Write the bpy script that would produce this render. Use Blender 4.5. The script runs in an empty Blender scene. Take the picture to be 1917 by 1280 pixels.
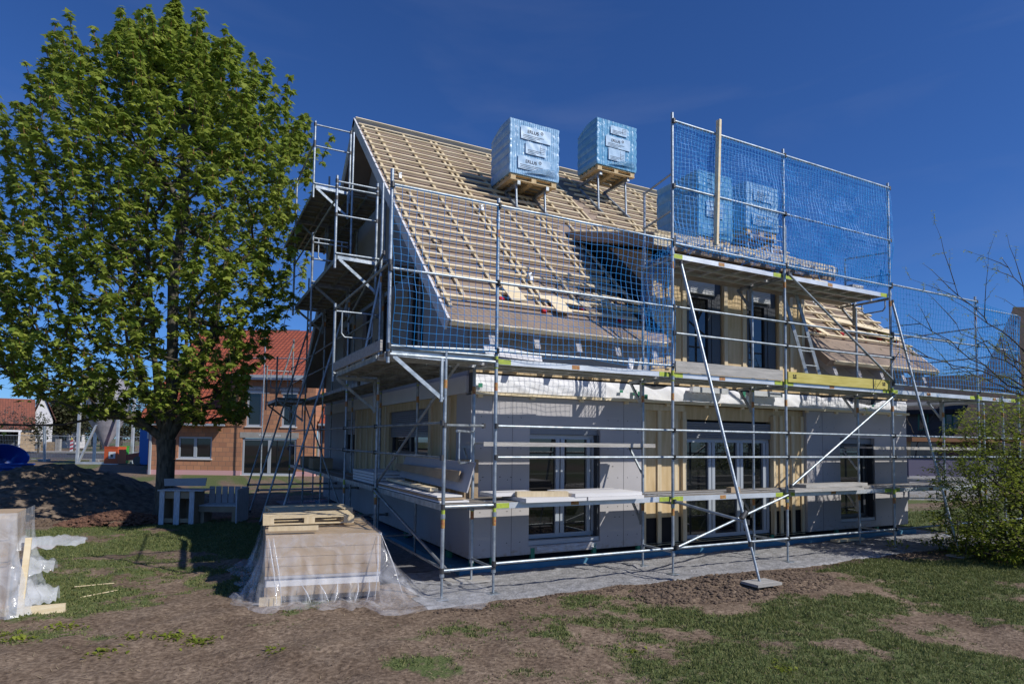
import bpy, math, random
import numpy as np
from mathutils import Vector, Matrix, noise
random.seed(7); rng = np.random.default_rng(7)
PI = math.pi
# ------------------------------------------------------------------ camera
scn = bpy.context.scene
col = scn.collection
F, CY, PIT, ROL, YAW = 1185.247, 757.292, 0.057031, 0.012705, 0.474942
CAM = Vector((-3.7067, -7.6892, 2.0288))
_fw = Vector((math.sin(YAW), math.cos(YAW), 0)); _rt = Vector((math.cos(YAW), -math.sin(YAW), 0)); _up = Vector((0, 0, 1))
_f2 = _fw*math.cos(PIT) + _up*math.sin(PIT); _u1 = _up*math.cos(PIT) - _fw*math.sin(PIT)
_r2 = _rt*math.cos(ROL) + _u1*math.sin(ROL); _u2 = _u1*math.cos(ROL) - _rt*math.sin(ROL)
cd = bpy.data.cameras.new('camera'); cam = bpy.data.objects.new('camera', cd); col.objects.link(cam)
cd.sensor_width = 36; cd.lens = F/1917*36; cd.shift_y = (CY-640)/1917; cd.clip_end = 2000; cd.clip_start = 0.05
M = Matrix((( _r2.x, _u2.x, -_f2.x, CAM.x), (_r2.y, _u2.y, -_f2.y, CAM.y), (_r2.z, _u2.z, -_f2.z, CAM.z), (0, 0, 0, 1)))
cam.matrix_world = M
scn.camera = cam
scn.render.resolution_x = 1024; scn.render.resolution_y = 683
# ------------------------------------------------------------------ light
EL, AZ = math.radians(40), math.atan2(0.56, -0.83)
sun_dir = Vector((math.sin(AZ)*math.cos(EL), math.cos(AZ)*math.cos(EL), math.sin(EL)))
w = bpy.data.worlds.new('World'); scn.world = w; w.use_nodes = True
nt = w.node_tree; nt.nodes.clear()
sky = nt.nodes.new('ShaderNodeTexSky'); sky.sky_type = 'NISHITA'; sky.sun_disc = False
sky.sun_elevation = EL; sky.sun_rotation = AZ; sky.air_density = 1.0; sky.dust_density = 0.15; sky.ozone_density = 5.0; sky.altitude = 600
bg = nt.nodes.new('ShaderNodeBackground'); bg.inputs[1].default_value = 0.066
tint = nt.nodes.new('ShaderNodeMixRGB'); tint.blend_type = 'MULTIPLY'; tint.inputs[0].default_value = 1; tint.inputs[2].default_value = (0.58, 0.96, 1.58, 1)
wo = nt.nodes.new('ShaderNodeOutputWorld'); nt.links.new(sky.outputs[0], tint.inputs[1])
stc = nt.nodes.new('ShaderNodeTexCoord'); smp = nt.nodes.new('ShaderNodeMapping'); smp.inputs['Scale'].default_value = (1.2, 1.6, 7.0); smp.inputs['Rotation'].default_value = (0.25, -0.15, 0.6); nt.links.new(stc.outputs['Generated'], smp.inputs[0])
snz = nt.nodes.new('ShaderNodeTexNoise'); snz.inputs['Scale'].default_value = 1.6; snz.inputs['Detail'].default_value = 7; snz.inputs['Distortion'].default_value = 0.6; nt.links.new(smp.outputs[0], snz.inputs[0])
srp = nt.nodes.new('ShaderNodeMapRange'); srp.inputs[1].default_value = 0.50; srp.inputs[2].default_value = 0.85; srp.inputs[4].default_value = 0.14; nt.links.new(snz.outputs[0], srp.inputs[0])
smx = nt.nodes.new('ShaderNodeMixRGB'); smx.inputs[2].default_value = (4.5, 5.2, 7.5, 1); nt.links.new(srp.outputs[0], smx.inputs[0]); nt.links.new(tint.outputs[0], smx.inputs[1]); nt.links.new(smx.outputs[0], bg.inputs[0]); nt.links.new(bg.outputs[0], wo.inputs[0])
ld = bpy.data.lights.new('sun', 'SUN'); ld.energy = 4.3; ld.angle = math.radians(0.5); ld.color = (1.0, 0.95, 0.87)
sun = bpy.data.objects.new('sun', ld); col.objects.link(sun); sun.rotation_euler = sun_dir.to_track_quat('Z', 'Y').to_euler()
scn.view_settings.view_transform = 'Standard'; scn.view_settings.look = 'None'; scn.view_settings.exposure = 0.0; scn.view_settings.gamma = 1

# ------------------------------------------------------------------ materials
def mat(name, c, rough=0.7, metal=0.0, c2=None, scale=5.0, bump=0.0, bscale=None, stretch=None, spec=0.5, alpha=1.0, detail=6, ramp=(0.35, 0.65), coat=0):
    m = bpy.data.materials.new(name); m.use_nodes = True; n = m.node_tree; N = n.nodes; L = n.links
    b = N['Principled BSDF']; b.inputs['Base Color'].default_value = (*c, 1); b.inputs['Roughness'].default_value = rough
    b.inputs['Metallic'].default_value = metal; b.inputs['Specular IOR Level'].default_value = spec; b.inputs['Coat Weight'].default_value = coat
    if c2 or bump:
        tc = N.new('ShaderNodeTexCoord'); mp = N.new('ShaderNodeMapping'); L.new(tc.outputs['Object'], mp.inputs[0])
        if stretch: mp.inputs['Scale'].default_value = stretch
        if c2:
            t = N.new('ShaderNodeTexNoise'); t.inputs['Scale'].default_value = scale; t.inputs['Detail'].default_value = detail; L.new(mp.outputs[0], t.inputs[0])
            r = N.new('ShaderNodeValToRGB'); r.color_ramp.elements[0].position = ramp[0]; r.color_ramp.elements[1].position = ramp[1]
            r.color_ramp.elements[0].color = (*c, 1); r.color_ramp.elements[1].color = (*c2, 1)
            L.new(t.outputs[0], r.inputs[0]); L.new(r.outputs[0], b.inputs['Base Color'])
        if bump:
            t2 = N.new('ShaderNodeTexNoise'); t2.inputs['Scale'].default_value = bscale or scale*3; t2.inputs['Detail'].default_value = 5; L.new(mp.outputs[0], t2.inputs[0])
            bp = N.new('ShaderNodeBump'); bp.inputs['Strength'].default_value = bump; bp.inputs['Distance'].default_value = 0.02
            L.new(t2.outputs[0], bp.inputs['Height']); L.new(bp.outputs[0], b.inputs['Normal'])
    return m
M_galv = mat('galvanised_steel', (0.27, 0.32, 0.36), 0.48, 0.7, (0.45, 0.50, 0.54), 9, 0.15, 40)
M_galv_dull = mat('weathered_steel', (0.22, 0.25, 0.27), 0.5, 0.6, (0.40, 0.44, 0.47), 7, 0.15, 30)
M_alu = mat('aluminium_deck_edge', (0.55, 0.58, 0.61), 0.45, 0.5, (0.72, 0.75, 0.78), 3, 0.1, 30)
M_deck = mat('deck_board', (0.16, 0.14, 0.12), 0.8, 0, (0.32, 0.30, 0.27), 3, 0.4, 20, (1, 6, 1))
M_clamp = mat('clamp_steel', (0.10, 0.10, 0.10), 0.5, 0.7)
M_lime = mat('lime_paint', (0.42, 0.52, 0.05), 0.6, 0, (0.30, 0.38, 0.05), 20)
M_redmark = mat('orange_sticker', (0.34, 0.09, 0.05), 0.6, 0, (0.45, 0.30, 0.08), 40)
M_wood = mat('fresh_timber', (0.72, 0.58, 0.36), 0.7, 0, (0.82, 0.71, 0.50), 3, 0.2, 30, (1, 5, 5))
M_wood_d = mat('timber_yellow', (0.50, 0.36, 0.18), 0.7, 0, (0.62, 0.47, 0.27), 3, 0.2, 30, (4, 4, 0.6))
M_stud = mat('timber_stud', (0.56, 0.45, 0.28), 0.7, 0, (0.66, 0.55, 0.37), 3, 0.15, 30, (6, 6, 0.5))
M_grey_plank = mat('weathered_plank', (0.33, 0.32, 0.30), 0.85, 0, (0.46, 0.44, 0.41), 4, 0.5, 25, (0.6, 6, 6))
M_yel = mat('yellow_plank', (0.42, 0.35, 0.07), 0.7, 0, (0.54, 0.47, 0.14), 4, 0.1, 30, (0.6, 5, 5))
M_under = mat('fibreboard_underlay', (0.25, 0.19, 0.145), 0.9, 0, (0.32, 0.245, 0.19), 2.5, 0.15, 40)
M_panel = mat('grey_insulation_board', (0.395, 0.383, 0.39), 0.9, 0, (0.435, 0.42, 0.425), 1.5, 0.05, 60)
def stain(m):
    N = m.node_tree.nodes; L = m.node_tree.links; b = N['Principled BSDF']; src = b.inputs['Base Color'].links[0].from_socket
    tc = N.new('ShaderNodeTexCoord'); sx = N.new('ShaderNodeSeparateXYZ'); L.new(tc.outputs['Object'], sx.inputs[0])
    mr = N.new('ShaderNodeMapRange'); mr.inputs[1].default_value = 0.75; mr.inputs[2].default_value = 0.15; L.new(sx.outputs[2], mr.inputs[0])
    t = N.new('ShaderNodeTexNoise'); t.inputs['Scale'].default_value = 14; t.inputs['Detail'].default_value = 8; L.new(tc.outputs['Object'], t.inputs[0])
    mm = N.new('ShaderNodeMath'); mm.operation = 'MULTIPLY'; L.new(mr.outputs[0], mm.inputs[0]); L.new(t.outputs[0], mm.inputs[1])
    r = N.new('ShaderNodeValToRGB'); r.color_ramp.elements[0].position = 0.40; r.color_ramp.elements[1].position = 0.62; L.new(mm.outputs[0], r.inputs[0])
    mx = N.new('ShaderNodeMixRGB'); mx.inputs[2].default_value = (0.33, 0.28, 0.23, 1); L.new(r.outputs[0], mx.inputs[0]); L.new(src, mx.inputs[1]); L.new(mx.outputs[0], b.inputs['Base Color'])
stain(M_panel)
M_panel_w = mat('pale_board', (0.66, 0.65, 0.65), 0.9, 0, (0.72, 0.71, 0.70), 1.5, 0.08, 50)
M_board_b = mat('brown_board', (0.30, 0.22, 0.14), 0.85, 0, (0.40, 0.30, 0.19), 3, 0.15, 30)
M_mem = mat('black_membrane', (0.012, 0.013, 0.016), 0.6, 0, None, 5, 0.3, 12)
M_grey_mem = mat('grey_roof_foil', (0.045, 0.048, 0.055), 0.7, 0, (0.07, 0.073, 0.08), 4, 0.2, 12)
M_void = mat('dark_gap', (0.01, 0.01, 0.012), 0.9)  # near-black standing in for unlit depth; the toe board stamps use it too
M_blueboard = mat('blue_foam_board', (0.05, 0.17, 0.27), 0.8, 0, (0.07, 0.22, 0.33), 3)
M_green = mat('green_membrane_flap', (0.02, 0.20, 0.12), 0.6)
M_frame = mat('window_frame_grey', (0.36, 0.40, 0.45), 0.45)
M_frame_d = mat('dark_window_frame', (0.05, 0.055, 0.065), 0.45)
M_blind = mat('blind_slats', (0.17, 0.19, 0.22), 0.5)
M_blind_w = mat('pale_blind_slats', (0.55, 0.58, 0.60), 0.5)
M_glass = mat('dark_glass', (0.010, 0.012, 0.014), 0.03, 0, None, spec=0.9)
M_fleece = mat('grey_fleece', (0.21, 0.21, 0.215), 0.95, 0, (0.34, 0.34, 0.35), 9, 1.0, 28)
M_bark = mat('bark', (0.055, 0.050, 0.038), 0.95, 0, (0.15, 0.135, 0.105), 6, 1.0, 14, (3, 3, 0.8))
M_twig = mat('twig_bark', (0.07, 0.055, 0.04), 0.9)
M_net = mat('blue_net', (0.006, 0.30, 0.78), 0.5)
M_concrete = mat('concrete', (0.30, 0.29, 0.28), 0.9, 0, (0.36, 0.35, 0.33), 4, 0.2)
M_red = mat('red_plastic_cap', (0.5, 0.02, 0.03), 0.4)
M_ink = mat('grey_print', (0.10, 0.11, 0.13), 0.7)
M_paper = mat('paper_label', (0.27, 0.44, 0.63), 0.35, 0, (0.33, 0.50, 0.69), 8)
M_pink = mat('pink_plinth_board', (0.62, 0.36, 0.36), 0.8)
M_white = mat('white_paint', (0.72, 0.72, 0.72), 0.7, 0, (0.62, 0.62, 0.64), 8)
M_white_bench = mat('chalky_white_paint', (0.62, 0.64, 0.67), 0.8, 0, (0.45, 0.46, 0.48), 6, 0.3, 30, (6, 6, 1))
M_soil = mat('soil', (0.10, 0.075, 0.056), 1.0, 0, (0.24, 0.185, 0.14), 7, 1.0, 30)
M_mulch = mat('red_mulch', (0.09, 0.042, 0.028), 1.0, 0, (0.19, 0.10, 0.065), 20, 1.0, 40)
M_clod = mat('clods', (0.09, 0.062, 0.045), 1.0, 0, (0.16, 0.115, 0.08), 12)
M_straw = mat('straw', (0.36, 0.28, 0.17), 0.9)

def leafmat(name, c, c2, trans=0.35, rough=0.5):
    m = bpy.data.materials.new(name); m.use_nodes = True; N = m.node_tree.nodes; L = m.node_tree.links
    b = N['Principled BSDF']; b.inputs['Roughness'].default_value = rough; b.inputs['Specular IOR Level'].default_value = 0.35
    g = N.new('ShaderNodeNewGeometry'); r = N.new('ShaderNodeValToRGB')
    r.color_ramp.elements[0].color = (*c, 1); r.color_ramp.elements[1].color = (*c2, 1)
    L.new(g.outputs['Random Per Island'], r.inputs[0]); L.new(r.outputs[0], b.inputs['Base Color'])
    t = N.new('ShaderNodeBsdfTranslucent'); L.new(r.outputs[0], t.inputs[0])
    x = N.new('ShaderNodeMixShader'); x.inputs[0].default_value = trans
    L.new(b.outputs[0], x.inputs[1]); L.new(t.outputs[0], x.inputs[2]); L.new(x.outputs[0], N['Material Output'].inputs[0])
    return m
M_leaf = leafmat('maple_leaf', (0.170, 0.255, 0.038), (0.400, 0.460, 0.085), 0.48)
M_leaf_b = leafmat('shrub_leaf', (0.170, 0.230, 0.028), (0.360, 0.410, 0.065), 0.5)
M_leaf_d = leafmat('far_leaf', (0.045, 0.055, 0.022), (0.085, 0.085, 0.04), 0.15)
M_leaf_br = leafmat('far_twigs', (0.08, 0.065, 0.055), (0.12, 0.10, 0.085), 0.1)
M_grass = leafmat('grass_blade', (0.085, 0.130, 0.035), (0.25, 0.255, 0.10), 0.3, 0.7)

def filmmat(name, c, opac, rough=0.18, bump=0.4, bs=6):
    m = bpy.data.materials.new(name); m.use_nodes = True; N = m.node_tree.nodes; L = m.node_tree.links
    b = N['Principled BSDF']; b.inputs['Base Color'].default_value = (*c, 1); b.inputs['Roughness'].default_value = rough; b.inputs['Specular IOR Level'].default_value = 0.8
    tc = N.new('ShaderNodeTexCoord'); t = N.new('ShaderNodeTexNoise'); t.inputs['Scale'].default_value = bs; t.inputs['Detail'].default_value = 4; t.inputs['Distortion'].default_value = 1.5
    L.new(tc.outputs['Object'], t.inputs[0]); bp = N.new('ShaderNodeBump'); bp.inputs['Strength'].default_value = bump; bp.inputs['Distance'].default_value = 0.05
    L.new(t.outputs[0], bp.inputs['Height']); L.new(bp.outputs[0], b.inputs['Normal'])
    tr = N.new('ShaderNodeBsdfTransparent'); x = N.new('ShaderNodeMixShader')
    r = N.new('ShaderNodeMapRange'); r.inputs[1].default_value = 0.35; r.inputs[2].default_value = 0.75; r.inputs[3].default_value = max(0.05, opac-0.10); r.inputs[4].default_value = min(1, opac+0.14)
    L.new(t.outputs[0], r.inputs[0]); L.new(r.outputs[0], x.inputs[0])
    L.new(tr.outputs[0], x.inputs[1]); L.new(b.outputs[0], x.inputs[2]); L.new(x.outputs[0], N['Material Output'].inputs[0])
    return m
M_film = filmmat('clear_film', (0.84, 0.86, 0.92), 0.20, 0.08, 0.45, 4)
M_film_d = filmmat('milky_film', (0.74, 0.77, 0.82), 0.42, 0.14, 0.35, 5)
M_film_w = mat('white_foil', (0.78, 0.79, 0.83), 0.5, 0, (0.84, 0.85, 0.88), 3, 0.5, 6)
M_bluefilm = mat('pale_blue_wrap', (0.22, 0.40, 0.60), 0.33, 0, (0.30, 0.50, 0.70), 7, 0.25, 14, spec=0.5)
M_bluefilm_d = mat('blue_wrap', (0.11, 0.32, 0.52), 0.33, 0, (0.17, 0.40, 0.62), 7, 0.25, 14, spec=0.5)

def brickmat(name, c1, c2, mort, sx, sy, rough=0.85, off=0.5, msize=0.02, bump=0.3, coords='Object', rot=(0, 0, 0)):
    m = bpy.data.materials.new(name); m.use_nodes = True; N = m.node_tree.nodes; L = m.node_tree.links
    b = N['Principled BSDF']; b.inputs['Roughness'].default_value = rough
    tc = N.new('ShaderNodeTexCoord'); mp = N.new('ShaderNodeMapping'); L.new(tc.outputs[coords], mp.inputs[0]); mp.inputs['Rotation'].default_value = rot
    k = N.new('ShaderNodeTexBrick'); k.offset = off; k.inputs['Scale'].default_value = 1; k.inputs['Brick Width'].default_value = sx; k.inputs['Row Height'].default_value = sy
    k.inputs['Mortar Size'].default_value = msize; k.inputs['Color1'].default_value = (*c1, 1); k.inputs['Color2'].default_value = (*c2, 1); k.inputs['Mortar'].default_value = (*mort, 1)
    L.new(mp.outputs[0], k.inputs[0]); L.new(k.outputs[0], b.inputs['Base Color'])
    bp = N.new('ShaderNodeBump'); bp.inputs['Strength'].default_value = bump; bp.invert = True; L.new(k.outputs['Fac'], bp.inputs['Height']); L.new(bp.outputs[0], b.inputs['Normal'])
    return m
M_block = brickmat('orange_clay_block', (0.50, 0.24, 0.13), (0.36, 0.17, 0.10), (0.22, 0.14, 0.10), 0.38, 0.25, msize=0.012, rot=(PI/2, 0, 0))
M_tile_o = brickmat('orange_roof_tile', (0.40, 0.095, 0.045), (0.32, 0.075, 0.038), (0.09, 0.022, 0.015), 0.24, 0.36, off=0, msize=0.03, rot=(0, 0, 0))
M_tile_d = brickmat('dark_red_roof_tile', (0.036, 0.016, 0.015), (0.020, 0.011, 0.012), (0.012, 0.008, 0.008), 0.26, 0.36, off=0, msize=0.05)
M_tile_b = brickmat('brown_roof_tile', (0.042, 0.035, 0.037), (0.034, 0.029, 0.031), (0.025, 0.02, 0.02), 0.3, 0.2, off=0, msize=0.02)

# ------------------------------------------------------------------ mesh builder
class MB:
    def __init__(s): s.v = []; s.f = []; s.sm = []; s.pc = []; s.one = False
    def mark(s):
        if not s.one: s.pc.append((len(s.v), len(s.f)))
    def add(s, vs, fs, smooth=False):
        o = len(s.v); s.v += [tuple(v) for v in vs]; s.f += [tuple(i+o for i in f) for f in fs]; s.sm += [smooth]*len(fs); return s
    def box(s, x0, x1, y0, y1, z0, z1):
        s.mark()
        return s.add([(x0,y0,z0),(x1,y0,z0),(x1,y1,z0),(x0,y1,z0),(x0,y0,z1),(x1,y0,z1),(x1,y1,z1),(x0,y1,z1)],
                     [(0,3,2,1),(4,5,6,7),(0,1,5,4),(1,2,6,5),(2,3,7,6),(3,0,4,7)])
    def tube(s, p, q, r, n=10, r2=None, cap=True):
        s.mark()
        p = Vector(p); q = Vector(q); d = (q-p).normalized(); r2 = r if r2 is None else r2
        a = d.orthogonal().normalized(); b = d.cross(a); vs = []
        for k in range(n):
            t = 2*PI*k/n; o = a*math.cos(t)+b*math.sin(t); vs.append(p+o*r); vs.append(q+o*r2)
        fs = [(2*k, 2*((k+1) % n), 2*((k+1) % n)+1, 2*k+1) for k in range(n)]
        s.add(vs, fs, True)
        if cap: s.add([vs[2*k] for k in range(n)][::-1]+[], [tuple(range(n))]); s.add([vs[2*k+1] for k in range(n)], [tuple(range(n))])
        return s
    def path(s, pts, r, n=8):
        for a, b in zip(pts, pts[1:]): s.tube(a, b, r, n)
        return s
    def beam(s, p, q, wd, h, up=(0, 0, 1)):
        s.mark()
        p = Vector(p); q = Vector(q); d = (q-p).normalized(); u = Vector(up); sd = d.cross(u).normalized(); u = sd.cross(d).normalized()
        vs = []
        for c in (p, q):
            for a, b in ((-1,-1),(1,-1),(1,1),(-1,1)): vs.append(c+sd*a*wd/2+u*b*h/2)
        return s.add(vs, [(0,3,2,1),(4,5,6,7),(0,1,5,4),(1,2,6,5),(2,3,7,6),(3,0,4,7)])
    def prism(s, poly, d):
        s.mark()
        n = len(poly); d = Vector(d); a = [Vector(p) for p in poly]; b = [p+d for p in a]
        return s.add(a+b, [tuple(range(n))[::-1], tuple(range(n, 2*n))]+[(i, (i+1) % n, (i+1) % n+n, i+n) for i in range(n)])
    def grid(s, P, smooth=True, wrap=False):
        nr = len(P); nc = len(P[0]); vs = [p for r in P for p in r]; fs = []
        for i in range(nr-1):
            for j in range(nc if wrap else nc-1):
                k = (j+1) % nc; fs.append((i*nc+j, i*nc+k, (i+1)*nc+k, (i+1)*nc+j))
        return s.add(vs, fs, smooth)
    def obj(s, name, m, root=None, local=False):
        off = Vector((0, 0, 0)) if (root is None or local) else Vector(root['_loc'])
        me = bpy.data.meshes.new(name); me.from_pydata([tuple(Vector(v)-off) for v in s.v] if off.length else s.v, [], s.f)
        me.polygons.foreach_set('use_smooth', s.sm); me.materials.append(m); me.update()
        o = bpy.data.objects.new(name, me); col.objects.link(o)
        if root is not None: o.parent = root if not isinstance(root, dict) else root['o']
        return o
def split(mb, name, m, root, parent=None, lab=None):     # every separate piece becomes an object of its own
    pc = mb.pc+[(len(mb.v), len(mb.f))]
    for (v0, f0), (v1, f1) in zip(pc, pc[1:]):
        q = MB(); q.v = mb.v[v0:v1]; q.f = [tuple(i-v0 for i in f) for f in mb.f[f0:f1]]; q.sm = mb.sm[f0:f1]
        o = q.obj(name, m, root)
        if parent: o.parent = parent
        if lab: o['label'] = lab
def empty(name, loc, label, cat, group=None, rz=0.0):
    o = bpy.data.objects.new(name, None); col.objects.link(o); o.location = loc; o.rotation_euler[2] = rz; o.empty_display_size = 0.2
    o['label'] = label; o['category'] = cat; o['_loc'] = [float(x) for x in loc]
    if group: o['group'] = group
    return o
def sub(mb, name, m, part_obj):          # a sub-part: same frame as its part
    r = part_obj.parent
    o = mb.obj(name, m, None) if r is None else mb.obj(name, m, r)
    o.parent = part_obj; return o
def tag(o, label=None, cat=None, group=None, kind=None):
    if label: o['label'] = label
    if cat: o['category'] = cat
    if group: o['group'] = group
    if kind: o['kind'] = kind
    return o
def W(u, v, D):        # a point seen D metres ahead of the photographer
    return CAM + (_f2 + _r2*((u-958.5)/F) - _u2*((v-CY)/F))*D
def textmesh(s, size):
    c = bpy.data.curves.new('t', 'FONT'); c.body = s; c.size = size; c.align_x = 'CENTER'; c.align_y = 'CENTER'; c.extrude = 0.0015
    o = bpy.data.objects.new('t', c); col.objects.link(o); dg = bpy.context.evaluated_depsgraph_get(); dg.update()
    me = bpy.data.meshes.new_from_object(o.evaluated_get(dg)); bpy.data.objects.remove(o)
    return [tuple(v.co) for v in me.vertices], [tuple(p.vertices) for p in me.polygons]
def addtext(mb, s, size, fn):
    vs, fs = textmesh(s, size); mb.add([fn(*v) for v in vs], fs)

# ------------------------------------------------------------------ ground
def seg(a, b, n): return list(np.linspace(a, b, n, endpoint=False))
xs = np.array([-500, -200, -90, -50, -35, -26, -20]+seg(-17, -8, 40)+seg(-8, 10, 220)+seg(10, 16, 30)+[16, 19, 24, 32, 45, 70, 120, 250, 500])
ys = np.array([-60, -30, -15, -9]+seg(-7, -5, 10)+seg(-5, 6, 160)+seg(6, 20, 80)+[20, 23, 27, 32, 40, 50, 65, 90, 140, 250, 500])
def fbm(x, y, s, seed=0):
    return noise.fractal(Vector((x*s+seed*17.3, y*s-seed*9.1, seed*3.7)), 1.0, 2.0, 4)
def grass_mask(x, y):
    n = fbm(x, y, 0.55, 1)*0.9 + fbm(x, y, 2.2, 2)*0.5
    # left lawn: between the foreground dirt and the mound
    l = min((y - (1.25 + 0.13*(-3-x)))/1.3, (9.2-y)/1.2, (-2.2-x)/1.0)
    # right lawn
    d = (x - 1.75) + 0.62*(y+3.0)
    r = min(d/1.5, (-0.55-y)/0.5)
    r = min(r, (math.hypot((x-3.4)/1.7, (y+1.25)/0.75)-1.0)*1.2)
    r = min(r, (math.hypot((x-2.2)/0.9, (y+4.3)/0.45)-1.0)*1.2)
    # weak grass in the near foreground
    f = min((-3.2-y)/0.8, (x+0.3)/1.0)*0.4
    b = max(l, r, f, -1.0 + (0.25 if y < 1.2 else 0))
    if x > 12.5 and y > -0.8: b = max(b, 0.5)
    if y > 16: b = max(b, -0.15 if x > -9 else 0.0)
    b = min(b, 0.42)
    g = b*1.0 + n*1.25 + 0.03 + 0.3*fbm(x, y, 5.0, 19) + (0.22 - 0.3*max(0, fbm(x, y, 0.9, 29)) if x < -1.8 and y > 1.4 else 0)
    if -1.15 < x < 12.6 and -0.42 < y < 14.3: g = -1
    return max(0.0, min(1.0, g*1.3+0.35))
def height(x, y):
    if -20 < x < 17 and -7.2 < y < 22:
        h = 0.05*fbm(x, y, 0.7, 3) + 0.022*fbm(x, y, 3.1, 4)+0.008*fbm(x, y, 9, 5)
    else: h = 0.0
    pad = min(x+1.0, 12.3-x, y+0.38, 14.3-y)
    k = max(0.0, min(1.0, 1-pad/0.12)) if pad > 0 else 1.0
    if pad > 0: h = h*k - 0.03*(1-k)
    m = math.hypot((x-3.3)/1.75, (y+1.05)/0.62)
    if m < 1: h += 0.13*(1-m*m)**1.0 + 0.05*fbm(x, y, 5, 8)*(1-m)
    return h
gv = [(x, y, height(x, y)) for y in ys for x in xs]; nx = len(xs)
gf = [(j*nx+i, j*nx+i+1, (j+1)*nx+i+1, (j+1)*nx+i) for j in range(len(ys)-1) for i in range(nx-1)]
me = bpy.data.meshes.new('ground'); me.from_pydata(gv, [], gf); me.polygons.foreach_set('use_smooth', [True]*len(gf))
at = me.attributes.new('grass', 'FLOAT', 'POINT'); at.data.foreach_set('value', [grass_mask(v[0], v[1]) for v in gv])
gm = bpy.data.materials.new('ground'); gm.use_nodes = True; N = gm.node_tree.nodes; L = gm.node_tree.links
b = N['Principled BSDF']; b.inputs['Roughness'].default_value = 0.95; b.inputs['Specular IOR Level'].default_value = 0.2
tc = N.new('ShaderNodeTexCoord'); a = N.new('ShaderNodeAttribute'); a.attribute_name = 'grass'
def nz(sc, det=8, dist=0.0):
    t = N.new('ShaderNodeTexNoise'); t.inputs['Scale'].default_value = sc; t.inputs['Detail'].default_value = det; t.inputs['Distortion'].default_value = dist; L.new(tc.outputs['Object'], t.inputs[0]); return t
def rp(src, stops):
    r = N.new('ShaderNodeValToRGB'); e = r.color_ramp.elements
    while len(e) < len(stops): e.new(0.5)
    for k, (p, c) in enumerate(stops): e[k].position = p; e[k].color = (*c, 1)
    L.new(src, r.inputs[0]); return r
n1 = nz(1.7); n2 = nz(22, 10, 0.2); n3 = nz(60, 6)
dirt = rp(n2.outputs[0], [(0.28, (0.10, 0.070, 0.050)), (0.5, (0.215, 0.160, 0.115)), (0.75, (0.37, 0.285, 0.21))])
dirt2 = rp(n1.outputs[0], [(0.35, (0.62, 0.58, 0.55)), (0.65, (1, 1, 1))])
mx = N.new('ShaderNodeMixRGB'); mx.blend_type = 'MULTIPLY'; mx.inputs[0].default_value = 0.8; L.new(dirt.outputs[0], mx.inputs[1]); L.new(dirt2.outputs[0], mx.inputs[2])
grs = rp(n3.outputs[0], [(0.3, (0.048, 0.070, 0.022)), (0.5, (0.095, 0.125, 0.042)), (0.75, (0.20, 0.20, 0.095))])
sm_ = N.new('ShaderNodeMath'); sm_.operation = 'ADD'; L.new(a.outputs['Fac'], sm_.inputs[0])
sb = N.new('ShaderNodeMath'); sb.operation = 'MULTIPLY_ADD'; sb.inputs[1].default_value = 1.6; sb.inputs[2].default_value = -0.8; L.new(nz(9, 8).outputs[0], sb.inputs[0]); L.new(sb.outputs[0], sm_.inputs[1])
cl = rp(sm_.outputs[0], [(0.35, (0, 0, 0)), (0.75, (1, 1, 1))])
mg = N.new('ShaderNodeMixRGB'); L.new(cl.outputs[0], mg.inputs[0]); L.new(mx.outputs[0], mg.inputs[1]); L.new(grs.outputs[0], mg.inputs[2]); L.new(mg.outputs[0], b.inputs['Base Color'])
bp = N.new('ShaderNodeBump'); bp.inputs['Strength'].default_value = 0.8; bp.inputs['Distance'].default_value = 0.018; L.new(n2.outputs[0], bp.inputs['Height'])
bp2 = N.new('ShaderNodeBump'); bp2.inputs['Strength'].default_value = 0.6; bp2.inputs['Distance'].default_value = 0.015; L.new(n3.outputs[0], bp2.inputs['Height']); L.new(bp.outputs[0], bp2.inputs['Normal']); L.new(bp2.outputs[0], b.inputs['Normal'])
me.materials.append(gm); g = bpy.data.objects.new('ground', me); col.objects.link(g); tag(g, kind='structure')
# grey fleece and gravel strip round the new house
P = []
for j in range(60):
    row = []
    for i in range(230):
        x = -1.05 + i*13.3/229; y0 = -0.36+0.07*fbm(x, 0, 0.9, 11)+0.02*fbm(x, 0, 5, 12); y = y0 + (1.7-y0)*j/59
        x2 = x + 0.05*fbm(0, y, 1.5, 13) if i in (0, 229) else x
        row.append((x2, y, 0.0 + 0.022*fbm(x, y, 2.6, 14)+0.012*fbm(x, y, 8, 15) - (0.03 if j in (0,) else 0)))
    P.append(row)
tag(MB().grid(P).obj('gravel_strip', M_fleece), kind='structure')
P = [[(-1.05+1.5*i/20 , 1.7+12.4*j/120, 0.0+0.02*fbm(i*.07, j*.1, 2.6, 14)+0.01*fbm(i*.07, j*.1, 8, 15)) for i in range(21)] for j in range(121)]
M_slate = mat('dark_gravel', (0.13, 0.13, 0.14), 0.95, 0, (0.22, 0.22, 0.23), 12, 0.9, 40)
tag(MB().grid(P).obj('side_gravel_strip', M_slate), kind='structure')
# road far behind on the left
C = W(150, 840, 62)
mr = MB(); q = [W(-400, 845, 56), W(330, 845, 56), W(330, 840, 72), W(-400, 840, 72)]
mr.add([(p.x, p.y, 0.006) for p in q], [(0, 1, 2, 3)])
tag(mr.obj('road', mat('asphalt', (0.05, 0.05, 0.055), 0.85, 0, (0.065, 0.065, 0.07), 2)), kind='structure')
mr = MB(); q = [W(-400, 845, 73), W(330, 845, 73), W(330, 840, 76), W(-400, 840, 76)]
mr.add([(p.x, p.y, 0.0) for p in q]+[(p.x, p.y, 0.12) for p in q], [(4, 5, 6, 7), (0, 1, 5, 4)])
tag(mr.obj('pavement', M_concrete), kind='structure')

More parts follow.
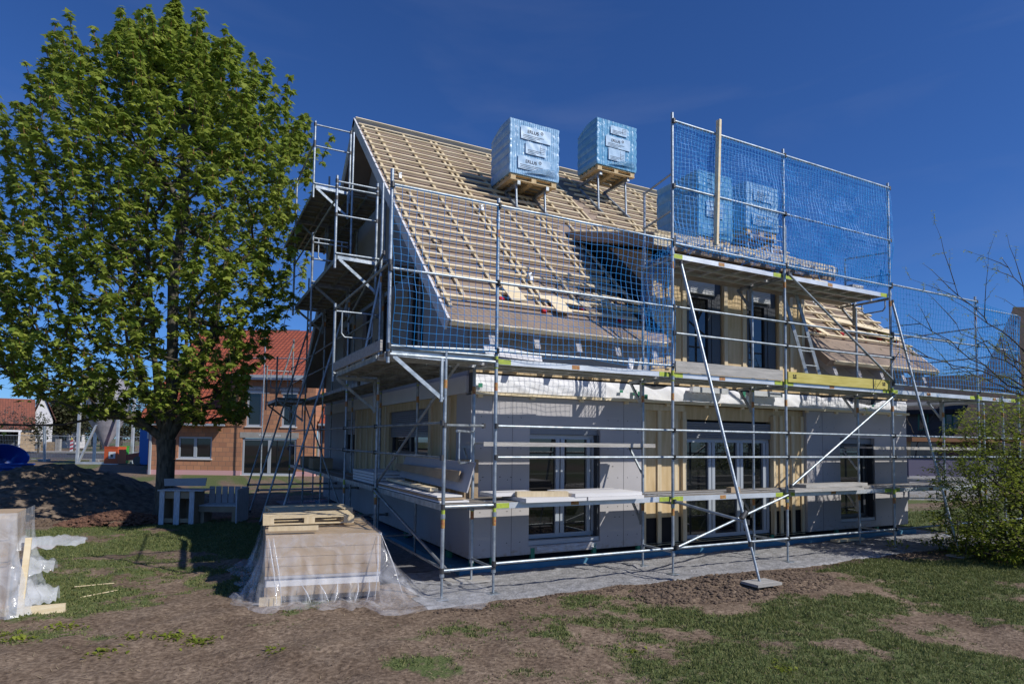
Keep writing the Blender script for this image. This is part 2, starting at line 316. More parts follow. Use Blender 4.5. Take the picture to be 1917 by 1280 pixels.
# blades of grass
def add_tris(name, V, nper, m, kind='stuff', label=None, cat=None):
    n = len(V)//nper; me = bpy.data.meshes.new(name)
    me.vertices.add(len(V)); me.vertices.foreach_set('co', np.asarray(V, dtype=np.float32).ravel())
    me.loops.add(len(V)); me.loops.foreach_set('vertex_index', np.arange(len(V), dtype=np.int32))
    me.polygons.add(n); me.polygons.foreach_set('loop_start', np.arange(0, len(V), nper, dtype=np.int32)); me.polygons.foreach_set('loop_total', np.full(n, nper, dtype=np.int32))
    me.update(); me.validate(); me.materials.append(m)
    o = bpy.data.objects.new(name, me); col.objects.link(o); tag(o, label, cat, None, kind); return o
V = []
def blades(n, x0, x1, y0, y1, thr, hmin, hmax):
    X = rng.uniform(x0, x1, n); Y = rng.uniform(y0, y1, n)
    for x, y in zip(X, Y):
        g_ = grass_mask(x, y)
        if rng.random() > (g_-thr)*1.6: continue
        cx, cy, cz = x, y, height(x, y)
        for _ in range(4):
            px = cx+rng.normal(0, 0.018); py = cy+rng.normal(0, 0.018); h = rng.uniform(hmin, hmax)*(0.6+0.5*g_)
            t = rng.uniform(0, 2*PI); wd = 0.0035+0.0012*max(0, (py+6)); wd = min(wd, 0.011)
            lx, ly = rng.normal(0, 0.5)*h, rng.normal(0, 0.5)*h
            V.extend([(px-wd*math.cos(t), py-wd*math.sin(t), cz-0.005), (px+wd*math.cos(t), py+wd*math.sin(t), cz-0.005), (px+lx, py+ly, cz+h)])
blades(34000, -9, -1.6, -2.2, 9.8, 0.2, 0.012, 0.036)
blades(52000, -1.5, 10, -5.6, -0.4, 0.15, 0.012, 0.042)
blades(5000, 11.6, 18, -2, 8, 0.2, 0.03, 0.09)
add_tris('grass', V, 3, M_grass, 'stuff', 'short green lawn grass growing in patches between bare dirt', 'grass')
# clods of soil lying along the trench edge and mound by the brace, and crumbs in the foreground
def rock(mb, c, r):
    t = rng.uniform(0, 6); ic = [(0,0,1),(.9,0,.35),(.28,.85,.35),(-.72,.52,.35),(-.72,-.52,.35),(.28,-.85,.35),(.72,.52,-.35),(-.28,.85,-.35),(-.9,0,-.35),(-.28,-.85,-.35),(.72,-.52,-.35),(0,0,-1)]
    fs = [(0,1,2),(0,2,3),(0,3,4),(0,4,5),(0,5,1),(1,6,2),(2,7,3),(3,8,4),(4,9,5),(5,10,1),(6,7,2),(7,8,3),(8,9,4),(9,10,5),(10,6,1)]
    ct, st = math.cos(t), math.sin(t); vs = []
    for x, y, z in ic:
        k = r*rng.uniform(0.7, 1.2); vs.append((c[0]+(x*ct-y*st)*k*1.15, c[1]+(x*st+y*ct)*k, c[2]+z*k*0.65))
    mb.add(vs, fs)
mb = MB()
for _ in range(2600):
    x = rng.uniform(-1.0, 12.0); y = -0.42+0.07*fbm(x, 0, 0.9, 11)-abs(rng.normal(0, 0.12)); rock(mb, (x, y, height(x, y)+0.004), rng.uniform(0.006, 0.024))
for _ in range(2600):
    t = rng.uniform(0, 2*PI); r = math.sqrt(rng.random()); x = 3.4+1.9*r*math.cos(t); y = -1.05+0.7*r*math.sin(t); rock(mb, (x, y, height(x, y)+0.004), rng.uniform(0.008, 0.035))
for _ in range(5200):
    x = rng.uniform(-6, 4); y = rng.uniform(-5.2, 0.3); rock(mb, (x, y, height(x, y)), rng.uniform(0.003, 0.013))
tag(mb.obj('soil_clods', M_clod), 'brown clods and crumbs of soil strewn over the dirt before the scaffold', 'soil', None, 'stuff')
V = []
for _ in range(1500):
    x = rng.uniform(-6, 4); y = rng.uniform(-5.2, 1.5); t = rng.uniform(0, PI); l = rng.uniform(0.015, 0.07); z = height(x, y)+0.006
    c_, s_ = math.cos(t), math.sin(t); wd = rng.uniform(0.0015, 0.004)
    V.extend([(x-c_*l-s_*wd, y-s_*l+c_*wd, z), (x-c_*l+s_*wd, y-s_*l-c_*wd, z), (x+c_*l, y+s_*l, z+0.008)])
add_tris('dry_straw', V, 3, M_straw, 'stuff', 'dry straw and wood splinters scattered on the bare foreground dirt', 'straw')
V = []
for cx, cy, n in ((-3.75, -0.35, 60), (-3.5, -0.55, 70), (-4.3, -0.6, 30), (-4.05, -0.2, 35), (-2.9, -1.2, 25), (-5.1, 0.15, 60), (-4.75, 0.55, 50), (-5.3, 0.4, 40), (1.2, -3.6, 40), (0.3, -2.6, 20)):
    for _ in range(n):
        x = cx+rng.normal(0, 0.09); y = cy+rng.normal(0, 0.07); z = height(x, y); t = rng.uniform(0, 2*PI); l = rng.uniform(0.025, 0.06); wd = l*0.35
        c_, s_ = math.cos(t), math.sin(t); up = rng.uniform(0.2, 0.9)*l
        V.extend([(x, y, z), (x+c_*l*.5-s_*wd, y+s_*l*.5+c_*wd, z+up*.7), (x+c_*l, y+s_*l, z+up*.8), (x+c_*l*.5+s_*wd, y+s_*l*.5-c_*wd, z+up*.7)])
add_tris('weeds', V, 4, M_leaf_b, 'stuff', 'small leafy weeds sprouting in tufts from the foreground dirt', 'weeds')

# ------------------------------------------------------------------ the house
YW, XW, XE, YB = 1.4, 0.25, 11.5, 13.1           # front wall, gable wall, far end, back wall
YR, ZR, YE, ZE = 7.27, 9.72, 0.8, 3.77           # ridge, eave
SL = (ZR-ZE)/(YR-YE); XV0, XV1 = -0.36, 11.8
zr = lambda y: ZE+SL*(y-YE)
H = empty('timber_house', (0, 0, 0), 'unfinished timber-frame house with battened steep roof inside the scaffolding', 'house')
def part(mb, name, m, lab=None):
    o = mb.obj(name, m, H)
    if lab: o['label'] = lab
    return o
T = 0.22
# front wall core boards with openings cut by butting boxes
mb = MB(); z0, z1 = 0.2, 2.745
for x0, x1, a_, b_ in ((0.25, 1.3, z0, z1), (1.3, 2.7, 2.29, z1), (1.3, 2.7, z0, 0.33), (2.7, 3.65, z0, z1)): mb.box(x0, x1, YW, YW+T, a_, b_)
wall = part(mb, 'wall', M_panel, 'grey insulation boards left of the timber bay'); mb = MB()
mb.box(8.0, 9.08, YW, YW+T, z0, z1); mb.box(9.08, 10.29, YW, YW+T, 2.19, z1); mb.box(9.08, 10.29, YW, YW+T, z0, 0.34); mb.box(10.29, XE, YW, YW+T, z0, z1)
part(mb, 'wall', M_panel, 'grey insulation boards at the right end of the front wall')
mb = MB()
for x in (0.62, 0.98, 3.2, 8.5, 10.9):
    mb.box(x, x+0.004, YW-0.003, YW, z0, z1)
for x, z in ((0.45, 1.45), (0.75, 1.45), (0.95, 1.44), (3.0, .72), (3.1, .72), (3.4, .74), (2.95, 1.6), (8.3, .8), (8.6, 1.9), (10.6, 1.9), (11.2, .8), (3.5, 2.2), (8.3, 2.3)): mb.box(x, x+0.03, YW-0.003, YW, z, z+0.012)
for x0_, x1_ in ((0.3, 1.25), (2.75, 3.6), (8.05, 9.0), (10.35, 11.4)):
    for ix in range(4):
        for iz in range(5):
            x = x0_+(x1_-x0_)*(ix+0.5)/4; z = 0.4+0.5*iz; mb.box(x, x+0.014, YW-0.003, YW, z, z+0.014)
sub(mb, 'joint', M_clamp, wall)
# recessed timber bay
mb = MB(); RY = YW+0.09
for x0, x1, a_, b_ in ((3.652, 4.67, 0.66, z1), (4.67, 7.03, 2.48, z1), (7.03, 7.998, 0.66, z1)): mb.box(x0, x1, RY, RY+0.12, a_, b_)
part(mb, 'timber_wall', M_wood_d, 'yellow timber sheathing between the grey boards')
mb = MB()
for x in (3.66, 4.02, 4.42, 4.62, 7.04, 7.25, 7.6, 7.9): mb.box(x, x+0.09, RY-0.035, RY, 0.16, 2.62)
mb.box(3.66, 4.66, RY-0.06, RY, 2.62, 2.74); mb.box(3.66, 7.99, RY+0.001, RY+0.06, 0.16, 0.20)
split(mb, 'stud', M_stud, H)
split(MB().box(3.66, 4.66, RY+0.03, RY+0.1, 0.2, 0.655).box(7.04, 7.99, RY+0.03, RY+0.1, 0.2, 0.655), 'opening_dark_panel', M_void, H)  # black panels painted as the darkness inside the low openings
# doors and windows
def window(x0, x1, z0, z1, y, mull=(0.5,), fr=M_frame, blind=None, blm=None, name='window', fw=0.07, box=None, leafgap=0.0):
    mb = MB(); mb.box(x0, x0+fw, y, y+0.07, z0, z1).box(x1-fw, x1, y, y+0.07, z0, z1).box(x0+fw, x1-fw, y, y+0.07, z0, z0+fw).box(x0+fw, x1-fw, y, y+0.07, z1-fw, z1)
    for m_ in mull:
        c = x0+(x1-x0)*m_; mb.box(c-0.085, c-0.012, y-0.012, y+0.065, z0+fw, z1-fw).box(c+0.012, c+0.085, y-0.012, y+0.065, z0+fw, z1-fw)
    f = part(mb, name, fr)
    sub(MB().box(x0+fw, x1-fw, y+0.03, y+0.04, z0+fw, z1-fw), 'pane', M_glass, f)
    if blind:
        mb = MB(); z = blind[0]
        while z < blind[1]-0.01: mb.prism([(x0, y-0.05, z), (x0, y-0.062, z+0.02), (x0, y-0.05, z+0.038), (x0, y-0.03, z+0.038), (x0, y-0.03, z)], (x1-x0, 0, 0)); z += 0.04
        sub(mb, 'roller_blind', blm or M_blind, f)
    if box: sub(MB().box(x0-0.01, x1+0.01, y-0.08, y+0.1, box[0], box[1]), 'blind_box', M_blind, f)
    return f
window(1.30, 2.70, 0.42, 2.14, YW+0.15, (0.48, 0.93), box=(2.145, 2.285))
part(MB().box(1.302, 2.698, YW+0.02, YW+0.15, 0.335, 0.41), 'window_sill', M_frame)
window(4.70, 7.00, 0.22, 2.12, YW+0.13, (0.31, 0.64, 0.96), blind=(2.12, 2.45), name='terrace_door')
split(MB().box(4.6, 4.699, YW+0.03, YW+0.09, 0.2, 2.47).box(7.001, 7.05, YW+0.0, YW+0.09, 0.2, 2.6), 'door_jamb', M_stud, H)
window(9.10, 10.28, 0.42, 2.05, YW+0.16, (0.9,), fr=M_frame_d, box=(2.06, 2.18))
part(MB().box(9.082, 10.288, YW+0.02, YW+0.16, 0.345, 0.41), 'window_sill', M_frame)
split(MB().box(2.66, 2.699, YW+0.03, YW+0.21, 0.335, 2.14).box(10.25, 10.289, YW+0.03, YW+0.16, 0.345, 2.05), 'window_reveal', M_frame_d, H)
# black sheets added to stand for the unlit interior behind the glass
part(MB().box(0.5, 11.3, YW+0.3, YW+0.34, 0.22, 3.9), 'interior_dark_sheet', M_void); part(MB().box(3.95, 7.84, YW+0.3, YW+0.34, 3.91, 5.3), 'interior_dark_sheet', M_void)
# band over the ground floor: battens, white foil, ledge, plates
mb = MB(); mb.box(0.25, XE, YW-0.09, YW, 2.75, 2.80)
for i in range(12): mb.box(0.35+i*0.95, 0.43+i*0.95, YW-0.045, YW-0.002, 2.705, 2.748)
part(mb, 'batten', M_wood, 'pale timber batten under the white foil')
P = []
for j in range(14):
    row = []
    for i in range(240):
        x = 0.27+i*(XE-0.3)/239; sag = max(0, fbm(x, 0, 0.8, 21))*0.16 if x > 3.0 else 0.0
        z = 2.80+(0.27-sag)*j/13; y = YW-0.03-0.012*abs(math.sin(j/13*PI))*(1+fbm(x, z, 4, 22)) + 0.012*fbm(x*3+z*6, z*2, 1.2, 23)
        row.append((x, y, z))
    P.append(row)
part(MB().grid(P), 'foil', M_film_w, 'crumpled white foil hanging over the wall edge')
mb = MB()
for x, z in ((0.33, 2.86), (3.05, 2.9), (3.35, 2.86), (3.45, 2.84), (3.6, 2.81), (6.05, 2.95), (10.1, 2.9)): mb.box(x, x+0.07, YW-0.088, YW-0.082, z, z+rng.uniform(0.04, 0.11))
split(mb, 'tape', M_green, H)
part(MB().box(0.27, XE-0.02, YW+0.0, YW+0.15, 2.80, 3.10), 'edge_beam', M_grey_mem)
mb = MB(); mb.box(0.26, XE, YW-0.04, YW+0.12, 3.10, 3.135); mb.box(0.26, XE, YW-0.0, YW+0.1, 3.137, 3.26)
part(mb, 'plate', M_wood_d)
mb = MB()
for i in range(23): mb.box(0.45+i*0.49, 0.55+i*0.49, YW-0.09, YW-0.002, 3.14, 3.21)
split(mb, 'joist_end', M_wood, H)
# knee wall under the eaves
split(MB().box(0.25, 3.80, YW+0.03, YW+0.15, 3.262, 4.2).box(7.99, XE, YW+0.03, YW+0.15, 3.262, 4.2), 'knee_wall', M_panel, H)
# plinth, coloured near-black for the shade in the gap under the boards
part(MB().box(0.45, XE-0.2, YW+0.2, YB-0.2, -0.05, 0.22).box(0.26, XE-0.01, YW+0.01, YB-0.01, 0.19, 0.198), 'plinth', M_void)
part(MB().box(0.05, XE+0.1, YW-0.12, YW+0.19, -0.02, 0.085).box(0.02, 0.44, YW+0.2, YB, -0.02, 0.085), 'plinth_board', M_blueboard)
mb = MB()
for x in (0.27, 0.62, 1.34, 2.55, 3.5, 4.6, 6.9, 8.9, 10.3): mb.box(x, x+0.07, YW-0.01, YW+0.05, 0.06, 0.196+(0.1 if x in (1.34, 2.55) else 0))
for y in (2.2, 4.5, 8.2): mb.box(XW-0.02, XW+0.05, y, y+0.12, 0.06, 0.19)
split(mb, 'green_bracket', M_green, H)
P = [[(1.42+1.15*i/30, YW-0.06-0.06*j/6+0.02*fbm(i*.3, j, 1, 31), 0.33-0.09*j/6+0.02*fbm(i*.25, j*.5, 1, 32)) for i in range(31)] for j in range(7)]
part(MB().grid(P), 'sill_film', M_film_d)
# gable wall on the left (X = XW), in butted pieces
gz = lambda y: (zr(y) if y <= YR else zr(2*YR-y))-0.26
mb = MB(); G = 0.2
def gwall(y0, y1, a, b_): mb.box(XW, XW+G, y0, y1, a, b_)
mbw = MB()
gwall(YW+0.001+T, 2.0, 0.2, 2.78)
mbw.box(XW+0.02, XW+G, 2.0, 3.42, 1.0, 2.78)
gwall(2.0, YB, 0.2, 0.98)
mbw.box(XW+0.02, XW+G, 3.42, 5.95, 0.98, 1.72); mbw.box(XW+0.02, XW+G, 3.42, 5.95, 2.62, 2.78); mbw.box(XW+0.02, XW+G, 5.95, 9.1, 0.98, 2.78)
gwall(9.1, YB, 0.981, 1.65); gwall(9.1, YB, 2.55, 2.78); gwall(10.3, YB, 1.65, 2.55)
part(mb, 'gable_board', M_panel); part(mbw, 'gable_timber', M_wood_d)
mb = MB()
for y in (2.3, 2.62, 3.2, 6.1, 6.6, 7.2, 7.7, 8.3, 8.8): mb.box(XW-0.015, XW+0.02, y, y+0.09, 1.0, 2.76)
for y in (3.7, 4.2, 4.7, 5.2, 5.6): mb.box(XW-0.015, XW+0.02, y, y+0.09, 1.0, 1.70)
split(mb, 'gable_stud', M_stud, H)
part(MB().box(XW-0.03, XW+G, YW+0.17, YB, 2.782, 3.06), 'ring_beam', M_panel_w)
mb = MB(); wins = [(3.75, 4.75, 3.75, 5.35), (6.0, 7.0, 3.6, 5.3), (7.5, 8.5, 3.6, 5.3), (9.7, 10.7, 3.7, 5.2)]
ycuts = sorted({YW+0.18, YR, YB}|{y for w_ in wins for y in w_[:2]})
for a_, c_ in zip(ycuts, ycuts[1:]):
    wv = [w_ for w_ in wins if abs(w_[0]-a_) < 1e-6]; top = [(XW, a_, gz(a_)), (XW, c_, gz(c_))]
    if wv:
        mb.box(XW, XW+G, a_, c_, 3.062, wv[0][2]); lo = wv[0][3]
    else: lo = 3.062
    mb.prism([(XW, a_, lo), (XW, c_, lo), top[1], top[0]], (G, 0, 0))
part(mb, 'gable_upper', M_panel)
def gwin(y0, y1, a, b_, blind=None):
    x = XW+0.1; mb = MB(); fw = 0.07
    mb.box(x, x+0.06, y0, y0+fw, a, b_).box(x, x+0.06, y1-fw, y1, a, b_).box(x, x+0.06, y0+fw, y1-fw, a, a+fw).box(x, x+0.06, y0+fw, y1-fw, b_-fw, b_).box(x, x+0.06, (y0+y1)/2-.05, (y0+y1)/2+.05, a+fw, b_-fw)
    f = part(mb, 'gable_window', M_frame_d); sub(MB().box(x+0.03, x+0.04, y0+fw, y1-fw, a+fw, b_-fw), 'pane', M_glass, f)
    if blind:
        mb = MB(); z = blind
        while z < b_: mb.box(x-0.035, x-0.02, y0+0.01, y1-0.01, z, z+0.034); z += 0.04
        sub(mb, 'roller_blind', M_blind, f)
gwin(3.42, 5.95, 1.72, 2.62, 2.08); gwin(9.1, 10.3, 1.65, 2.55, 2.15)
for w_ in wins: gwin(*w_)
# far end and back walls
mb = MB(); mb.box(XE-0.2, XE, YW+T+0.001, YB, 0.2, 3.6)
mb.prism([(XE-0.2, YW+T, 3.6), (XE-0.2, YB, 3.6), (XE-0.2, YB-0.1, gz(YB-0.1)), (XE-0.2, YR, gz(YR)), (XE-0.2, YW+T, gz(YW+T))], (0.2, 0, 0))
mb.box(XW+G+.01, XE-0.21, YB-0.2, YB, 0.2, 3.6)
part(mb, 'rear_wall', M_panel)
# roof deck: front slope with the dormer let through, back slope
XD0, XD1 = 3.81, 7.98; DS = 0.296; YD, ZD = 0.9, 5.70; zd = lambda y: ZD+DS*(y-YD)
YM = (ZD-DS*YD-ZE+SL*YE)/(SL-DS)                 # where the dormer roof meets the main slope
nrm = Vector((0, -SL, 1)).normalized()
def rs(x, y, up=0.0): return Vector((x, y, zr(y)))+nrm*up
def slab(mb, pts, t=0.14): mb.prism([rs(x, y) for x, y in pts], -nrm*t)
mb = MB(); slab(mb, [(XV0, YE), (XD0, YE), (XD0, YM), (XV0, YM)]); slab(mb, [(XD1, YE), (XV1, YE), (XV1, YM), (XD1, YM)]); slab(mb, [(XV0, YM), (XV1, YM), (XV1, YR), (XV0, YR)])
nb_ = Vector((0, SL, 1)).normalized(); zb = lambda y: zr(2*YR-y)
mb.prism([(XV0, YR, ZR), (XV1, YR, ZR), (XV1, 2*YR-YE, ZE), (XV0, 2*YR-YE, ZE)], -nb_*0.14)
roof = part(mb, 'roof', M_under, 'brown fibreboard roof deck')
mb = MB()       # pale cut edges at eave and verge
mb.beam(rs(XV0, YE, -0.05)+Vector((0, -0.02, 0)), rs(XD0-0.12, YE, -0.05)+Vector((0, -0.02, 0)), 0.04, 0.075, nrm)
mb.beam(rs(XD1+0.15, YE, -0.05)+Vector((0, -0.02, 0)), rs(XV1, YE, -0.05)+Vector((0, -0.02, 0)), 0.04, 0.075, nrm)
split(mb, 'eave_edge', M_wood, H, roof)
mb = MB(); mb.beam(rs(XV0-0.02, YE+0.02, -0.09), rs(XV0-0.02, YR, -0.09), 0.04, 0.2, nrm)
p0 = Vector((XV0-0.02, YR, ZR))-nb_*0.09; p1 = Vector((XV0-0.02, 2*YR-YE, ZE))-nb_*0.09; mb.beam(p0, p1, 0.04, 0.2, nb_)
mb.beam(rs(XV1+0.02, YE+0.02, -0.09), rs(XV1+0.02, YR, -0.09), 0.04, 0.2, nrm)
split(mb, 'verge_board', M_white, H, roof)
mb = MB(); y_ = YR-0.42; mb.prism([rs(XV0, y_, 0.006), rs(XV1, y_, 0.006), rs(XV1, YR, 0.006), rs(XV0, YR, 0.006)], nrm*0.01)
sub(mb, 'ridge_foil', M_grey_mem, roof)
mb = MB(); mb.beam(rs(XV0, YR-0.03, 0.035), rs(XV1, YR-0.03, 0.035), 0.05, 0.04, nrm); mb.beam(rs(XV0+.0, YR-0.36, 0.045), rs(XV1, YR-0.36, 0.045), 0.05, 0.03, nrm)
split(mb, 'ridge_batten', M_wood, H, roof)
# rafter tails
mb = MB()
def tail(x):
    t = 0.10; P_ = [rs(x, YE+0.03, -0.145), rs(x, YW+0.02, -0.145), Vector((x, YW+0.02, zr(YW)-0.42)), Vector((x, YE+0.2, zr(YE)-0.25)), Vector((x, YE+0.05, zr(YE)-0.30))]
    mb.prism(P_, (t, 0, 0))
x = 0.3
while x < 3.6: tail(x); x += 0.78
x = 8.2
while x < 11.6: tail(x); x += 0.78
split(mb, 'rafter_tail', M_panel, H)
# purlin ends under the verge
mb = MB()
for y in (1.55, 4.3, 7.2, 10.2): mb.box(XV0+0.05, XW, y, y+0.14, gz(y+0.07)-0.14, gz(y+0.07)+0.03)
split(mb, 'purlin_end', M_panel_w, H)
# counter battens and battens
CB, BT = MB(), MB(); ends = MB()
ys0, step = YE+0.42, 0.3365*math.cos(math.atan(SL))
def cbat(x, y0, y1): CB.beam(rs(x, y0, 0.022), rs(x, y1, 0.022), 0.055, 0.04, nrm); return
xl = [-0.27, 0.05, 0.72, 1.42, 1.55, 2.25, 2.95, 3.08, 3.62]
for k, x in enumerate(xl):
    cbat(x, YE+(0.42+0.08*(k % 3) if k else 0.25), min(YM if x > 3.3 else YR-0.3, YR-0.3)); 
    if k: ends.beam(rs(x, YE+0.36+0.08*(k % 3), 0.022), rs(x, YE+0.42+0.08*(k % 3), 0.022), 0.07, 0.05, nrm)
for x in (3.75, 4.45, 4.6, 5.3, 6.0, 6.13, 6.85, 7.55, 7.7): cbat(x, YM+0.05, YR-0.3)
for k, x in enumerate((8.15, 8.75, 9.4, 9.53, 10.2, 10.9, 11.05, 11.55)):
    y0 = YE+0.75+0.12*(k % 2); cbat(x, y0, YR-0.3); ends.beam(rs(x, y0-0.06, 0.022), rs(x, y0, 0.022), 0.07, 0.05, nrm)
i = 0; y = ys0
while y < YR-0.42:
    r_ = lambda s=1.0: (rng.random()-0.5)*0.05*s
    xr = XV1+0.02
    if y < YM+0.1:
        xe = 3.18+0.25*math.sin(i*1.7)*0.4+(0.2 if i > 3 else 0)
        if i < 3: xe = 3.72 if i == 1 else 3.3
        BT.beam(rs(XV0+r_(), y+r_(.3), 0.064), rs(xe, y+r_(.3), 0.064), 0.05, 0.044, nrm)
        if i > 0: BT.beam(rs(XD1+0.06, y+r_(.3), 0.064), rs(xr+r_(), y+r_(.3), 0.064), 0.05, 0.044, nrm)
    else:
        BT.beam(rs(XV0+r_(), y+r_(.3), 0.064), rs(4.6+r_(9), y, 0.064), 0.05, 0.044, nrm); BT.beam(rs(4.85, y+0.004, 0.064), rs(xr+r_(), y+r_(.3), 0.064), 0.05, 0.044, nrm)
    y += step; i += 1
split(CB, 'counter_batten', M_stud, H, roof); split(BT, 'batten', M_wood, H, roof); split(ends, 'red_cap', M_red, H, roof)
# loose boards lying on the battens near the eaves
LB = [((1.44, 1.44), (2.42, 1.38), 0.13), ((2.35, 1.62), (2.95, 1.58), 0.13), ((0.95, 1.68), (0.99, 1.28), 0.30), ((1.72, 1.50), (1.76, 1.14), 0.30), ((9.6, 2.05), (11.7, 1.85), 0.2), ((9.9, 1.7), (11.6, 1.62), 0.14), ((8.35, 2.05), (8.75, 1.45), 0.17), ((2.6, 1.95), (3.6, 1.9), 0.1), ((2.7, 1.7), (3.75, 1.62), 0.1)]
for k, (a_, c_, wd) in enumerate(LB):
    o = MB().beam(rs(*a_, 0.092), rs(*c_, 0.088), wd, 0.022, nrm).obj('loose_board', M_wood)
    tag(o, ['pale board lying flat on battens above the left eave', 'short speckled board ending near the dormer side on the left roof', 'short board pointing down slope, nearest the left verge', 'short board pointing down slope below the long flat one', 'longest wide board on the roof right of the dormer', 'narrower board under the longest one on the right roof', 'short sloping board beside the dormer on the right roof', 'upper thin lath in the dormer shade on the left roof', 'lower thin lath in the dormer shade on the left roof'][k], 'board', 'loose boards on the roof')
# dormer
mb = MB(); DT = 0.23; dn = Vector((0, -DS, 1)).normalized()
dx0, dx1 = XD0-0.36, XD1+0.36
YM2 = YM+0.0
mb.prism([(dx0, YD, zd(YD)), (dx0, YM2-0.02, zd(YM2-0.02)), (dx0, YM2-0.32, zd(YM2-0.02)-0.26), (dx0, YD+0.02, zd(YD)-DT)], (dx1-dx0, 0, 0))
part(mb, 'dormer_roof', M_under)
mb = MB(); mb.box(dx0+0.003, 3.93, YD-0.02, YD-0.001, zd(YD)-DT+0.02, zd(YD)-0.002); mb.box(3.93, dx1-0.003, YD-0.05, YD-0.001, zd(YD)-0.10, zd(YD)+0.03)
x = 4.1
while x < 7.9: mb.box(x, x+0.11, YD-0.16, YD-0.052, zd(YD)-0.16, zd(YD)-0.07); x += 0.42
part(mb, 'dormer_fascia', M_wood)
mb = MB(); y = YD+0.05; k = 0
while y < YM-0.05:
    mb.beam((dx0+0.1, y, zd(y)+0.062), (dx1-0.02, y, zd(y)+0.062), 0.055, 0.034, dn); y += 0.3
for x in (3.6, 4.3, 5.0, 5.7, 6.4, 7.1, 7.8, 8.2): mb.beam((x, YD+0.02, zd(YD)+0.022), (x, YM-0.05, zd(YM)+0.01), 0.06, 0.04, dn)
part(mb, 'dormer_battens', M_wood)
def cheek(x, t):        # side wall between main slope and dormer roof
    y1 = YM-0.35
    return [(x, YW+0.12, 3.3), (x, YW+0.12, zd(YW)-DT-0.01), (x, y1, zd(y1)-DT-0.02), (x, y1, zr(y1)+0.02)], (t, 0, 0)
mb = MB()
for x, t in ((XD0+0.002, 0.12), (XD1-0.122, 0.12)): p_, d_ = cheek(x, t); mb.prism(p_, d_)
split(mb, 'dormer_cheek', M_board_b, H)
mb = MB(); mb.prism([(XD0-0.02, YW+0.15, 4.32), (XD0-0.02, YW+0.15, 4.95), (XD0-0.02, YM-0.45, zr(YM-0.45)+0.42), (XD0-0.02, YM-0.45, zr(YM-0.45)+0.02)], (0.018, 0, 0))
mb.prism([rs(XD0-0.4, YE+0.2, 0.004), rs(XD0, YE+0.2, 0.004), rs(XD0, YM, 0.004), rs(XD0-0.25, YM, 0.004)], nrm*0.006)
part(mb, 'cheek_membrane', M_mem)
mb = MB()
for x0, x1, a_, b_ in ((3.81, 4.68, 3.26, 5.42), (5.60, 6.27, 3.26, 5.42), (7.15, 7.98, 3.26, 5.42), (4.68, 5.60, 3.26, 3.50), (6.27, 7.15, 3.26, 3.50), (4.68, 5.60, 5.16, 5.42), (6.27, 7.15, 5.16, 5.42)): mb.box(x0, x1, YW, YW+0.119, a_, b_)
part(mb, 'dormer_wall', M_wood_d)
mb = MB()
for x in (3.82, 4.16, 4.55, 5.62, 6.12, 7.17, 7.5, 7.86): mb.box(x, x+0.09, YW-0.03, YW-0.001, 3.4, 5.4)
mb.box(4.68, 5.60, YW-0.045, YW-0.001, 5.2, 5.30); mb.box(6.27, 7.15, YW-0.045, YW-0.001, 5.2, 5.3)
split(mb, 'dormer_stud', M_stud, H)
for x0, x1 in ((4.70, 5.58), (6.29, 7.13)):
    f = window(x0, x1-0.2, 3.52, 4.9, YW+0.04, (0.93,), fr=M_frame_d, blind=(4.9, 5.14), blm=M_blind_w, name='dormer_window')
    split(MB().box(x1-0.2, x1-0.005, YW+0.03, YW+0.11, 3.51, 5.15), 'window_reveal', M_frame_d, H)
split(MB().box(4.0, 7.2, YW-0.16, YW-0.095, 2.93, 3.07) if False else MB().box(4.65, 5.55, YW-0.19, YW-0.1, 2.98, 3.08).box(6.25, 7.05, YW-0.19, YW-0.1, 2.98, 3.08), 'sill_profile', M_alu, H)

# ------------------------------------------------------------------ the scaffolding
S = empty('scaffolding', (0, 0, 0), 'galvanised steel scaffolding standing round the unfinished house', 'scaffolding')
def sp(mb, name, m=M_galv): return mb.obj(name, m, S)
R = 0.0242
def standard(x, y, z0, z1, m=M_galv, foot=True):
    mb = MB(); mb.tube((x, y, z0+0.3 if foot else z0), (x, y, z1), R)
    if foot: mb.tube((x, y, z0+0.02), (x, y, z0+0.35), 0.017); mb.tube((x, y, z0+0.28), (x, y, z0+0.32), 0.033, 8); mb.box(x-0.075, x+0.075, y-0.075, y+0.075, z0, z0+0.012)
    for z in (1.2, 3.2, 5.2):
        if z0+0.4 < z < z1-0.1: mb.tube((x, y, z-0.18), (x, y, z-0.12), R+0.007, 10)
    o = sp(mb, 'standard', m)
    mb = MB()
    for z in (0.95, 2.75, 4.85):
        if z0+0.3 < z < z1-0.3: mb.tube((x, y, z-0.05), (x, y, z+0.06), R+0.0015, 10)
    if mb.v: split(mb, 'sticker', M_redmark, S, o)
    mb = MB()
    for z in (1.13, 3.12):
        if z0 < z < z1-.2: mb.tube((x, y, z-0.12), (x, y, z+0.05), R+0.0012, 10)
    if mb.v: split(mb, 'paint_mark', M_lime, S, o)
    return o
FX = [0, 3.09, 5.67, 8.72, 11.8, 13.5]
ZT = [5.35, 7.35, 7.33, 7.32, 5.36, 4.9]
for x, z in zip(FX, ZT): standard(x, 0, 0.0, z)
IT = [3.15, 4.9, 4.9, 4.9, 3.15, 3.15]
for x, z in zip(FX, IT): standard(x, 0.73, 0.0, z)
standard(-0.73, 0, 0.0, 3.24)
SY = [3.25, 5.7, 8.3, 10.9, 13.5]
for k, y in enumerate(SY):
    standard(-0.73, y, 0.0, [6.6, 8.6, 8.6, 6.6, 5.2][k], M_galv_dull if k > 1 else M_galv); standard(0, y, 0.0, [5.2, 7.3, 7.3, 5.2, 3.1][k], M_galv_dull)
